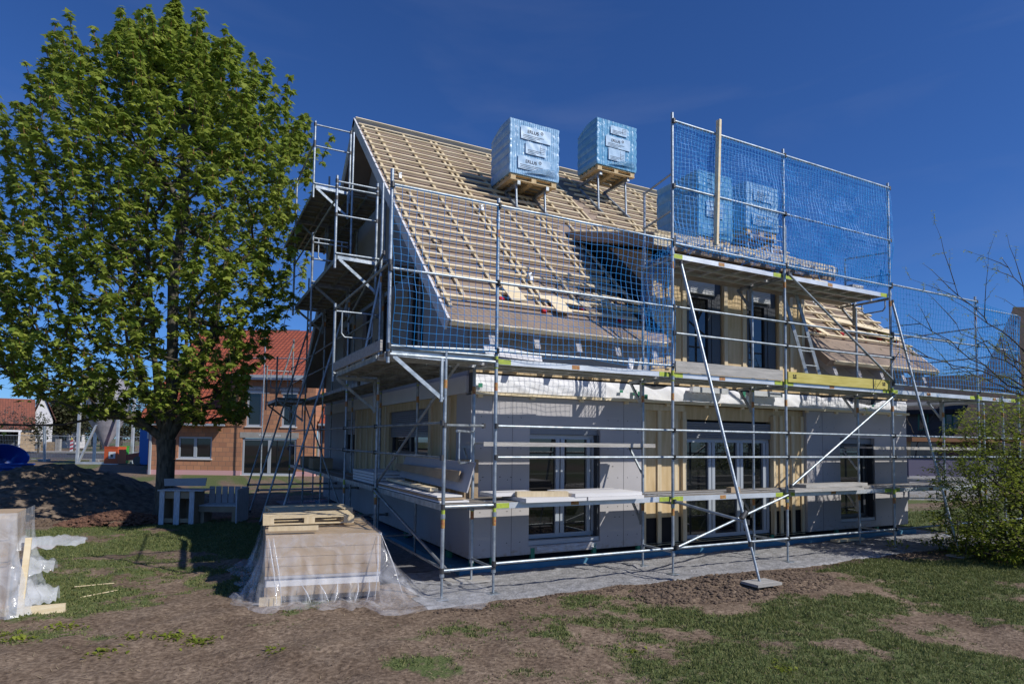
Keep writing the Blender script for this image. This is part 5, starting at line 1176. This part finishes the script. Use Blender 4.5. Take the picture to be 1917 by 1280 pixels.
# bare fruit tree behind the shrub, its twigs reaching left over the net
tb2 = Vector((11.6, -2.1, 0)); bm_ = []
def limb(p0, p1, n_=9, sag=0.15, rr=0.03, mb=None, depth=0):
    p0 = Vector(p0); p1 = Vector(p1); prev = p0; L0 = (p1-p0).length
    for k in range(1, n_+1):
        f_ = k/n_; v = p0.lerp(p1, f_)+Vector((rng.normal(0, .02), rng.normal(0, .02), rng.normal(0, .02)+sag*math.sin(PI*f_)))*L0*0.5
        mb.tube(prev, v, rr*(1-0.8*(k-1)/n_), 6, rr*(1-0.8*k/n_), cap=False)
        if depth < 2 and rng.random() < (0.7 if depth == 0 else 0.35):
            d = (p1-p0).normalized()+Vector(rng.normal(0, 0.5, 3)); limb(v, v+d.normalized()*L0*rng.uniform(.15, .35), 4, 0.05, rr*0.4, mb, depth+1)
        if depth > 0 or f_ > 0.4: bm_.append(v)
        prev = v
mb = MB(); limb(tb2, tb2+Vector((0.1, 0.1, 2.6)), 6, 0, 0.07, mb, 3)
hub = tb2+Vector((0.1, 0.1, 2.5))
for tgt in (W(1690, 655, 12.3), W(1700, 590, 12.6), W(1760, 520, 12.8), W(1785, 690, 12.4), W(1878, 485, 12.6), W(1850, 640, 12), W(1790, 610, 12.6)): limb(hub, tgt, 14, rng.uniform(-0.05, 0.15), 0.022, mb)
e = empty('fruit_tree', tuple(tb2), 'nearly bare young tree whose thin twigs reach over the right net', 'tree'); mb.obj('branches', M_twig, e)
sh = np.array([(0, 0), (0.22, 0.35), (0.15, 0.75), (0, 1), (-0.15, 0.75), (-0.22, 0.35)])
o = add_tris('buds', leaves(bm_, (3, 6), 0.045, 0.02, 0.2, sh, 0.02)-np.array(tb2), 6, M_leaf_b, None); o.parent = e
# ground cover shrub foot
V = []
for _ in range(2600):
    x = rng.uniform(8.6, 13); y = rng.uniform(-3.2, 0.2)
    if fbm(x, y, 1.3, 66) < -0.05: continue
    z = 0; t = rng.uniform(0, 6.3); h = rng.uniform(0.06, 0.22); l = rng.uniform(0.03, 0.06)
    c_, s_ = math.cos(t), math.sin(t); V.extend([(x, y, h*.5), (x+c_*l-s_*l*.4, y+s_*l+c_*l*.4, h), (x+c_*l*2, y+s_*l*2, h*.9), (x+c_*l+s_*l*.4, y+s_*l-c_*l*.4, h)])
add_tris('ground_cover', V, 4, M_leaf_b, 'stuff', 'low green ground cover round the foot of the right shrub', 'ground cover')

# ------------------------------------------------------------------ things in a frame square to the view
AZR = -YAW
def view_root(name, u, D, label, cat, group=None, z=0.0, rz=0.0):
    p = W(u, 830, D); return empty(name, (p.x, p.y, z), label, cat, group, AZR+rz)
# neighbour's brick house
Hn = view_root('brick_house', 278, 34, 'unplastered orange clay-block house with bright orange tile roof behind the tree', 'house')
k_ = 34/F
def nb(name, m, *bx, parent=None):
    mb = MB()
    for b_ in bx: mb.box(*b_)
    o = mb.obj(name, m, Hn, True)
    if parent: o.parent = parent
    return o
# front wall pieces round the openings; x along the facade, z up
nb('wall', M_block, (0, 1.6, 0, 0.4, 0.25, 2.95), (1.6, 3.4, 0, 0.4, 0.25, 0.85), (1.6, 3.4, 0, 0.4, 2.06, 2.95), (3.4, 4.35, 0, 0.4, 0.25, 2.95), (4.35, 5.02, 0, 0.4, 0.25, 5.1), (7.95, 8.9, 0, 0.4, 0.25, 5.1),
   (5.02, 7.95, 0, 0.4, 2.0, 2.62), (5.02, 5.2, 0, 0.4, 2.62, 5.1), (6.0, 7.1, 0, 0.4, 2.62, 5.1), (7.95-.0, 7.951, 0, .4, 2.6, 2.7), (7.9, 7.95, 0, 0.4, 2.62, 5.1), (5.2, 6.0, 0, 0.4, 4.55, 5.1), (7.1, 7.9, 0, 0.4, 4.5, 5.1), (8.9, 12, 0.8, 1.2, 0.25, 2.9), (0, 0.4, 0.4, 9, 0.25, 2.95))
nb('plinth', M_pink, (-0.01, 5.02, -0.02, 0.4, 0, 0.25), (7.95, 8.92, -0.02, 0.4, 0, 0.25), (8.9, 12, 0.78, 1.2, 0, 0.25))
def nwin(x0, x1, z0, z1, mull, label=None):
    fw = 0.09; bx = [(x0, x0+fw, 0.05, 0.14, z0, z1), (x1-fw, x1, 0.05, 0.14, z0, z1), (x0+fw, x1-fw, 0.05, 0.14, z0, z0+fw), (x0+fw, x1-fw, 0.05, 0.14, z1-fw, z1)]
    if mull: c = (x0+x1)/2; bx.append((c-0.08, c+0.08, 0.04, 0.14, z0+fw, z1-fw))
    f = nb('window', M_frame, *bx); nb('pane', M_glass, (x0+fw, x1-fw, 0.09, 0.1, z0+fw, z1-fw), parent=f); nb('sill', M_panel_w, (x0-0.05, x1+0.05, -0.06, 0.045, z0-0.06, z0-0.002), parent=f)
nwin(1.6, 3.4, 0.87, 2.04, True); nwin(5.04, 7.93, 0.04, 1.98, True); nwin(5.2, 6.0, 2.64, 4.53, False); nwin(7.1, 7.9, 2.64, 4.48, False)
nb('lintel', M_concrete, (5.1, 6.1, -0.015, 0, 4.57, 4.8)); nb('lintel', M_concrete, (7.0, 8.0, -0.015, 0, 4.52, 4.75)); lint = nb('lintel', M_concrete, (4.9, 8.05, -0.015, 0, 2.02, 2.32))
M_sign = mat('white_lettering', (0.75, 0.76, 0.80), 0.6)
mb = MB()
for cx_, cz_ in ((6.5, 2.17), (5.6, 4.68), (7.5, 4.63)): addtext(mb, 'Weimer-Haus', 0.21 if cz_ < 3 else 0.19, lambda a, b_, c, cx_=cx_, cz_=cz_: (cx_+a, -0.019-c, cz_+b_))
o = mb.obj('lettering', M_sign, Hn, True); o.parent = lint
nb('blind_top', M_blind_w, (5.15, 6.05, -0.02, 0.04, 4.44, 4.55)); nb('blind_top', M_blind_w, (7.05, 7.95, -0.02, 0.04, 4.4, 4.5))
def nroof(name, pts, m, t=0.12):
    return MB().prism(pts, (0, 0, -t)).obj(name, m, Hn, True)
rf_ = nroof('roof', [(-0.5, -0.5, 2.75), (4.3, -0.5, 2.75), (4.3, 6.2, 8.9), (-0.5, 6.2, 8.9)], M_tile_o)
nroof('roof', [(4.31, -0.35, 5.35), (9.0, -0.35, 5.35), (9.0, 6.2, 8.9), (4.31, 6.2, 8.9)], M_tile_o)
nroof('roof', [(9.01, 0.4, 2.85), (13, 0.4, 2.85), (13, 6.2, 8.9), (9.01, 6.2, 8.9)], M_tile_o)
nroof('roof', [(-0.5, 6.2, 8.9), (13, 6.2, 8.9), (13, 13, 2.7), (-0.5, 13, 2.7)], M_tile_o)
MB().prism([(0, 0.4, 2.95), (0, 6.2, 8.7), (0, 12.5, 2.95)], (0.3, 0, 0)).obj('gable', M_block, Hn, True)
nb('fascia', M_frame, (4.2, 9.1, -0.42, -0.36, 5.12, 5.38)); nb('gutter', M_frame, (-0.5, 4.3, -0.6, -0.5, 2.62, 2.74), (9.01, 13, 0.25, 0.35, 2.72, 2.84)); nb('downpipe', M_frame, (0.1, 0.2, -0.12, -0.02, 0, 2.6)); nb('downpipe', M_frame, (8.95, 9.02, 0.45, 0.55, 0, 2.8))
nb('dormer_side', M_block, (4.32, 4.5, 0.4, 2.5, 2.95, 5.1), (8.72, 8.9, 0.4, 3, 2.95, 5.1))
r = view_root('roof_scaffold_pole', 490, 33, 'thin upright scaffold pole with cross tubes before the orange house', 'scaffold pole')
mb = MB(); mb.tube((0, 0, 0), (0, 0, 8.0), 0.035); mb.obj('pole', M_galv, r, True)
mb = MB(); 
for z, a_, b_ in ((4.35, -.7, .3), (6.2, -1.1, 2.5), (7.7, -0.4, 1.8)): mb.tube((a_, 0, z), (b_, 0, z), 0.025, 8)
mb.obj('cross_tube', M_galv, r, True)

# silo
r = view_root('mortar_silo', 198, 46, 'grey mortar silo on steel legs behind the mound', 'silo')
ks = 46/F; P = []
for z, rad_ in ((1.1, 0.15), (1.35, 0.22), (3.4, 1.28), (3.6, 1.30), (5.9, 1.30), (6.2, 1.0), (6.3, 0.3)): P.append([(rad_*math.cos(2*PI*i/36), rad_*math.sin(2*PI*i/36), z) for i in range(36)])
M_silo = mat('silo_paint', (0.24, 0.235, 0.27), 0.5, 0, (0.31, 0.30, 0.34), 3)
MB().grid(P, True, True).obj('tank', M_silo, r, True)
for x, y in ((-1.4, -0.9), (1.4, -0.9), (1.4, 0.9), (-1.4, 0.9)): MB().box(x-0.08, x+0.08, y-0.08, y+0.08, 0, 4.8).obj('leg', M_alu, r, True)
mb = MB(); mb.beam((-1.3, -0.9, 0.1), (-0.2, -0.9, 2.7), 0.12, 0.12); mb.beam((-0.2, -0.9, 2.7), (0.7, -0.9, 3.6), 0.12, 0.12); mb.box(-1.45, 1.45, -1.0, -0.92, 0.0, 0.16); mb.obj('strut', M_alu, r, True)
# bins, toilet, van, fence, beacons
def boxy(name, u0, u1, v0, v1, D, dpt, m, label, cat, group=None, extra=None):
    kx = D/F; r = view_root(name, u0, D, label, cat, group); wv = (u1-u0)*kx
    hz = 2.0288+(W(u0, v0, D).z-2.0288); z1_ = W(u0, v0, D).z; z0_ = 0.0
    MB().box(0, wv, 0, dpt, z0_+0.06, z1_).obj('body', m, r, True)
    MB().box(-0.02, wv+0.02, -0.02, dpt+0.02, z1_+0.001, z1_+0.06).obj('lid', m, r, True)
    MB().box(0.05, 0.15, 0.05, dpt-0.05, 0, 0.06).box(wv-0.15, wv-0.05, 0.05, dpt-0.05, 0, 0.06).obj('foot', M_clamp, r, True)
    if extra: extra(r, wv, z1_)
    return r
M_or = mat('orange_red_plastic', (0.55, 0.10, 0.03), 0.5); M_gn = mat('green_plastic', (0.04, 0.30, 0.03), 0.5); M_tb = mat('toilet_blue', (0.02, 0.16, 0.50), 0.45); M_vr = mat('dark_red_paint', (0.22, 0.012, 0.02), 0.3, coat=.5)
def ex1(r, wv, z1_):
    MB().box(wv*.35, wv*.85, -0.03, -0.005, z1_*.35, z1_*.75).obj('sign_plate', M_white, r, True); MB().box(wv*.5, wv*.68, -0.04, -0.031, z1_*.42, z1_*.6).obj('hopper', M_clamp, r, True)
boxy('mixing_machine', 196, 221, 837, 862, 45, 1.0, M_or, 'orange red mixing machine under the silo', 'machine', None, ex1)
boxy('waste_bin', 222, 233, 836, 858, 46, 0.6, M_gn, 'green bin beside the orange machine', 'bin', None, lambda r, w_, z: MB().box(w_*.3, w_*.8, -0.02, -0.001, z*.5, z*.75).obj('sticker', M_white, r, True))
def ex3(r, wv, z1_):
    MB().box(wv*.1, wv*.75, -0.03, -0.001, 0.15, z1_-0.1).obj('door', M_tb, r, True); MB().box(wv*.5, wv*.8, -0.04, -0.031, z1_*.62, z1_*.78).obj('sticker', M_white, r, True)
    MB().prism([(0, 0, z1_+.06), (wv, 0, z1_+.06), (wv*.75, 0, z1_+.22), (wv*.25, 0, z1_+.22)], (0, 1.1, 0)).obj('roof', M_blind_w, r, True)
boxy('portable_toilet', 261, 290, 790, 862, 44, 1.1, M_tb, 'blue portable toilet at the corner of the orange house', 'toilet', None, ex3)
def car(u, D, m, label, rz=0.0, s_=1.0, cat='car'):
    r = view_root('parked_car', u, D, label, cat, 'parked cars', 0.0, rz)
    prof = [(0, 0.35), (0.05, 0.75), (0.9, 0.9), (1.5, 1.38), (3.0, 1.42), (3.7, 0.95), (4.2, 0.85), (4.25, 0.35)]
    MB().prism([(x*s_, 0, z*s_) for x, z in prof], (0, 1.7*s_, 0)).obj('body', m, r, True)
    mb = MB(); mb.prism([(1.15*s_, -0.01, 0.95*s_), (1.55*s_, -0.01, 1.32*s_), (2.95*s_, -0.01, 1.35*s_), (3.5*s_, -0.01, 0.97*s_)], (0, 1.72*s_, 0)); mb.obj('side_window', M_glass, r, True)
    mb = MB(); mb.prism([(0.96*s_, .12, .93*s_), (1.5*s_, .12, 1.37*s_), (1.46*s_, .12, 1.38*s_), (.90*s_, .12, .92*s_)], (0, 1.46*s_, 0)); mb.obj('windscreen', M_glass, r, True)
    for x in (0.85, 3.4):
        for y in (-0.02, 1.52):
            MB().tube((x*s_, y*s_, 0.32*s_), (x*s_, (y+0.2)*s_, 0.32*s_), 0.32*s_, 18).obj('wheel', M_clamp, r, True)
    MB().box(-0.01*s_, 0.08*s_, 0.1*s_, 0.4*s_, 0.62*s_, 0.75*s_).box(-0.01*s_, 0.08*s_, 1.3*s_, 1.6*s_, 0.62*s_, 0.75*s_).obj('tail_light', M_red, r, True)
    return r
car(236, 44, M_vr, 'dark red car parked behind the corner of the orange house')
car(8, 72, mat('car_silver', (0.25, 0.26, 0.28), 0.3, 0.5), 'silver car standing inside the open carport', 1.35)
def mesh_fence(u0, u1, D, label, hz=2.0):
    kx = D/F; L_ = (u1-u0)*kx; r = view_root('mesh_fence', u0, D, label, 'fence', 'mesh construction fence panels')
    mb = MB(); n_ = max(1, round(L_/3.5))
    for i in range(n_+1): mb.tube((L_*i/n_, 0, 0), (L_*i/n_, 0, hz), 0.03, 6)
    mb.obj('post', M_alu, r, True)
    mb = MB(); mb.tube((0, 0, hz-.03), (L_, 0, hz-.03), 0.022, 5); mb.tube((0, 0, 0.15), (L_, 0, 0.15), 0.022, 5); mb.obj('rail', M_alu, r, True)
    mb = MB(); nx_ = int(L_/0.12)
    for i in range(nx_): mb.tube((L_*i/nx_, 0.0, 0.15), (L_*i/nx_, 0.0, hz-.03), 0.005, 3, cap=False)
    for z in (0.4, 0.7, 1.0, 1.3, 1.6): mb.tube((0, 0, z), (L_, 0, z), 0.007, 3, cap=False)
    mb.obj('mesh', M_galv, r, True)
    mb = MB()
    for i in range(n_+1): mb.box(L_*i/n_-0.35, L_*i/n_+0.35, -0.12, 0.12, 0, 0.14)
    mb.obj('foot', M_concrete, r, True)
mesh_fence(-40, 83, 49, 'mesh fence panels left of the silo, before the road'); mesh_fence(86, 272, 50, 'mesh fence panels behind the silo and the bins')
tag(MB().tube(W(83, 868, 48), W(83, 795, 48), 0.09, 10).obj('fence_post', M_galv), 'thick grey steel post between the mesh fence panels', 'post')
r = empty('reflector_stake', tuple(W(41, 893, 22)), 'thin stake with white plate on the mound behind the tubs', 'stake')
q = W(41, 893, 22); MB().tube(q-Vector((0, 0, .1)), q+Vector((0, 0, .75)), 0.008, 6).obj('stake', M_clamp, r); c = q+Vector((0.02, -0.02, 0.66)); MB().beam(c-Vector((.05, -.03, -.1)), c+Vector((.06, -.03, -.12)), 0.1, 0.02, (0.3, 1, 0)).obj('plate', M_white, r)
for k, (u, lab) in enumerate(((131, 'left of the two red and white road beacons'), (142, 'right of the two red and white road beacons'))):
    r = view_root('road_beacon', u, 66, lab, 'road beacon', 'road beacons')
    for j in range(6): MB().prism([(0, 0, .3+j*.2), (0.3, 0, .4+j*.2), (.3, 0, .6+j*.2), (0, 0, .5+j*.2)], (0, .04, 0)).obj('stripe', M_red if j % 2 else M_white, r, True)
    MB().tube((0.15, 0.02, 1.55), (.15, .02, 1.78), .09, 10).obj('lamp', M_yel, r, True); MB().box(-.1, .4, -.2, .25, 0, .12).obj('foot', M_clamp, r, True)
# carport
r = view_root('carport', -60, 70, 'open carport with dark wood side wall at the far left', 'carport', None, 0.0, math.radians(39))
kx = 70/F*math.cos(math.radians(39)); xl_ = (37+60)*kx
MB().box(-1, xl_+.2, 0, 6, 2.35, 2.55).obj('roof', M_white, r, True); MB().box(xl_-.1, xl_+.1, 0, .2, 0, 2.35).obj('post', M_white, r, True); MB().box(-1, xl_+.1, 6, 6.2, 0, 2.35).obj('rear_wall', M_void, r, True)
MB().box(xl_+.1, xl_+1.5, 0.4, 0.6, 0, 2.3).box(xl_+.0, xl_+.1, .6, 6, 0, 2.3).obj('side_wall', M_board_b, r, True)
# boundary wall, low structures
r = view_root('boundary_wall', 60, 77, 'low pale boundary wall with pillars beyond the road', 'wall'); kx = 77/F
MB().box(0, 50*kx, 0, .25, 0, 1.2).obj('wall', M_board_b, r, True); mb = MB()
for x in (0, 14, 46, 50): mb.box(x*kx-.15, x*kx+.15, -.05, .3, 0, 1.55)
mb.obj('pillar', M_concrete, r, True)
def house(name, u0, u1, D, eave, ridge, wallm, roofm, label, gable_front=False, dp=8, rz=0.0, wins=()):
    th = math.atan((958-(u0+u1)/2)/F); kx = D/F*math.cos(th); L_ = (u1-u0)*kx; r = view_root(name, u0, D, label, 'house', 'houses in the background', 0.0, rz+th)
    if gable_front:
        MB().prism([(0, 0, 0), (L_, 0, 0), (L_, 0, eave), (L_/2, 0, ridge), (0, 0, eave)], (0, dp, 0)).obj('wall', wallm, r, True)
        mb = MB(); mb.prism([(-.4, -.4, eave-.2), (L_/2, -.4, ridge+.15), (L_/2, -.4, ridge+.4), (-.4, -.4, eave+.05)], (0, dp+.8, 0)); mb.prism([(L_/2, -.4, ridge+.15), (L_+.4, -.4, eave-.2), (L_+.4, -.4, eave+.05), (L_/2, -.4, ridge+.4)], (0, dp+.8, 0)); mb.obj('roof', roofm, r, True)
    else:
        MB().box(0, L_, 0, dp, 0, eave).prism([(0, 0, eave), (0, dp/2, ridge-.2), (0, dp, eave)], (L_, 0, 0)).obj('wall', wallm, r, True)
        MB().prism([(-.4, -.5, eave-.3), (-.4, dp/2, ridge), (-.4, dp/2, ridge+.25), (-.4, -.5, eave-.05)], (L_+.8, 0, 0)).prism([(-.4, dp/2, ridge), (-.4, dp+.5, eave-.3), (-.4, dp+.5, eave-.05), (-.4, dp/2, ridge+.25)], (L_+.8, 0, 0)).obj('roof', roofm, r, True)
    for (a_, b_, c_, d_, m_) in wins:
        f = MB().box(a_, b_, -.05, -.01, c_, d_).obj('window', m_, r, True); MB().box(a_+.08, b_-.08, -.06, -.051, c_+.08, d_-.08).obj('pane', M_glass, r, True).parent = f
    return r
M_rend = mat('white_render', (0.60, 0.60, 0.62), 0.9); M_tile_r = brickmat('old_red_tile', (0.26, 0.085, 0.05), (0.20, 0.07, 0.045), (0.10, 0.04, 0.03), 0.3, 0.4, off=0)
house('farm_house', -80, 62, 84, 3.0, 7.0, M_rend, M_tile_r, 'far house with long weathered red tile roof at the left edge', dp=11)
house('gable_house', 57, 97, 92, 4.2, 7.9, M_rend, M_tile_r, 'white gabled house right of the long red roof', True)
house('white_house', 96, 160, 100, 3.0, 4.6, M_rend, M_tile_b, 'low white building seen under the far trees', wins=[(1, 2, 1, 2.2, M_frame), (3, 4, 1, 2.2, M_frame)])
Mg = mat('green_shutter', (0.06, 0.24, 0.16), 0.6)
house('shuttered_house', 1690, 1850, 36, 4.1, 6.1, mat('grey_brown_render', (0.13, 0.11, 0.11), 0.9), M_tile_b, 'dark roofed house with green shutters behind the right end of the scaffold', dp=9, wins=[(0.75, 1.25, 2.9, 3.85, Mg), (2.0, 2.4, 2.9, 3.85, Mg), (2.4, 2.9, 2.95, 3.8, M_frame), (2.95, 3.3, 2.9, 3.85, Mg), (4.1, 4.5, 2.9, 3.85, Mg)])
# steep dark red roof at the right edge
r = view_root('steep_roof_house', 1822, 27, 'house with steep dark red tile roof at the right edge behind the shrub', 'house', 'houses in the background')
MB().box(0.3, 13, 0.9, 8, 0, 2.3).obj('wall', M_board_b, r, True)
MB().prism([(-1.1, 0, 1.9), (14, 0, 1.9), (14, 4.6, 9.1), (5.6, 4.6, 9.1)], (0, 0.05, -0.2)).prism([(5.6, 4.66, 9.1), (14, 4.66, 9.1), (14, 9.5, 1.9), (7.5, 9.5, 1.9)], (0, 0.05, -0.2)).prism([(-1.0, 0.06, 1.9), (5.6, 4.64, 9.05), (7.5, 9.4, 1.9)], (0.03, 0, -0.05)).obj('roof', M_tile_d, r, True)
# shed and brown lean-to behind the right end
r = view_root('garden_shed', 1700, 24, 'low shed with brown roof edge and purple grey panels behind the scaffold', 'shed')
MB().box(0, 3.4, 0, 2.5, 0.9, 1.55).obj('wall', mat('purple_grey_panel', (0.10, 0.09, 0.15), 0.6), r, True); MB().box(0, 1.0, -.02, 0, 0.1, .9).box(1.05, 1.6, -.02, 0, 0.1, .9).box(0, 3.4, 0.01, 2.4, 0, .89).obj('panel', M_panel, r, True)
MB().box(-.1, 6, -.4, 3, 2.2, 2.36).obj('roof', mat('brown_board_roof', (0.20, 0.09, 0.04), 0.8), r, True); MB().box(1.3, 3.3, 0.2, .3, 1.55, 2.2).obj('door', mat('dark_red_door', (0.10, 0.02, 0.015), 0.6), r, True); MB().box(3.3, 3.42, 0, .12, 1.55, 2.2).box(0, .1, 0, .12, 1.55, 2.2).obj('post', M_board_b, r, True)
# far trees
def far_tree(u, D, h, rad_, m, label, n=900, ls=0.5, trunk=True, group='trees in the background', lowz=0.25):
    p = W(u, 830, D); base = (p.x, p.y, 0.0); e = empty('background_tree', base, label, 'tree', group)
    C_ = []
    for _ in range(n):
        x, y, z = rng.normal(0, 1, 3); d = math.sqrt(x*x+y*y+z*z); q_ = rng.random()**0.45*(1+0.25*fbm(x/d*2, z/d*2, 1.0, int(u)))
        C_.append((rad_*q_*x/d, rad_*q_*y/d, h*(0.5+lowz/2)+h*(0.5-lowz/2)*q_*z/d))
    tri = np.array([(0, 0), (0.4, 0.5), (0, 1), (-0.4, 0.5)]); V = leaves(C_, (3, 6), ls, ls*.8, 0.3, tri, 0.2)
    o = add_tris('crown', V, 4, m, None); o.parent = e
    mb = MB(); mb.tube((0, 0, 0), (0, 0, h*.55), rad_*.07, 8, rad_*.03)
    for k in range(14): c = C_[k*7]; mb.tube((0, 0, h*(.2+.02*k)), c, rad_*.025, 5, rad_*.006)
    mb.obj('trunk', M_twig, e, True); return e
far_tree(112, 98, 8.0, 3.9, M_leaf_d, 'olive green tree right of the white gabled house', 1100, .45)
far_tree(146, 104, 10.0, 4.6, M_leaf_d, 'taller olive tree just left of the silo', 1200, .45)
far_tree(72, 70, 4.6, 1.5, M_leaf_d, 'small thin tree before the white gable', 200, .28)
far_tree(20, 76, 5.5, 2.2, M_leaf_br, 'small bare tree before the long red roof', 260, .22)
far_tree(175, 120, 12.5, 6, M_leaf_br, 'large bare tree behind the silo', 1500, .34)
far_tree(225, 118, 11.5, 6, M_leaf_br, 'bare tree right of the silo, behind the maple', 1500, .34)
far_tree(110, 135, 10.5, 7, M_leaf_br, 'bare grey trees on the skyline left of the silo', 1500, .34)
far_tree(40, 140, 8.5, 6, M_leaf_br, 'low bare tree on the skyline over the red roof', 900, .3)
far_tree(250, 80, 5.0, 2.8, M_leaf_d, 'low bush behind the mesh fence by the portable toilet', 500, .35)
far_tree(190, 90, 5.0, 3.0, M_leaf_d, 'dark bush behind the silo cone', 600, .35)
far_tree(1745, 60, 9.0, 2.6, M_leaf_br, 'bare tree beyond the shuttered house', 300, .2) if False else None
mb = MB(); e = view_root('climbing_branch', 1700, 30, 'leafless curved branches before the shuttered house', 'tree', 'trees in the background')
bm_ = []; m3 = MB()
limb((0, 0, 0), (0.6, 0, 3.0), 6, 0, 0.05, m3, 3); limb((0.6, 0, 2.6), (1.9, 0, 4.6), 8, -0.1, 0.03, m3); limb((0.5, 0, 2.4), (2.2, 0, 3.1), 8, .1, 0.025, m3); limb((0.5, 0, 2.2), (-.4, 0, 4.0), 8, .1, 0.025, m3)
m3.obj('branches', M_twig, e, True)
for o in bpy.data.objects:
    if '_loc' in o: del o['_loc']
    if o.parent is not None and 'category' in o: del o['category']
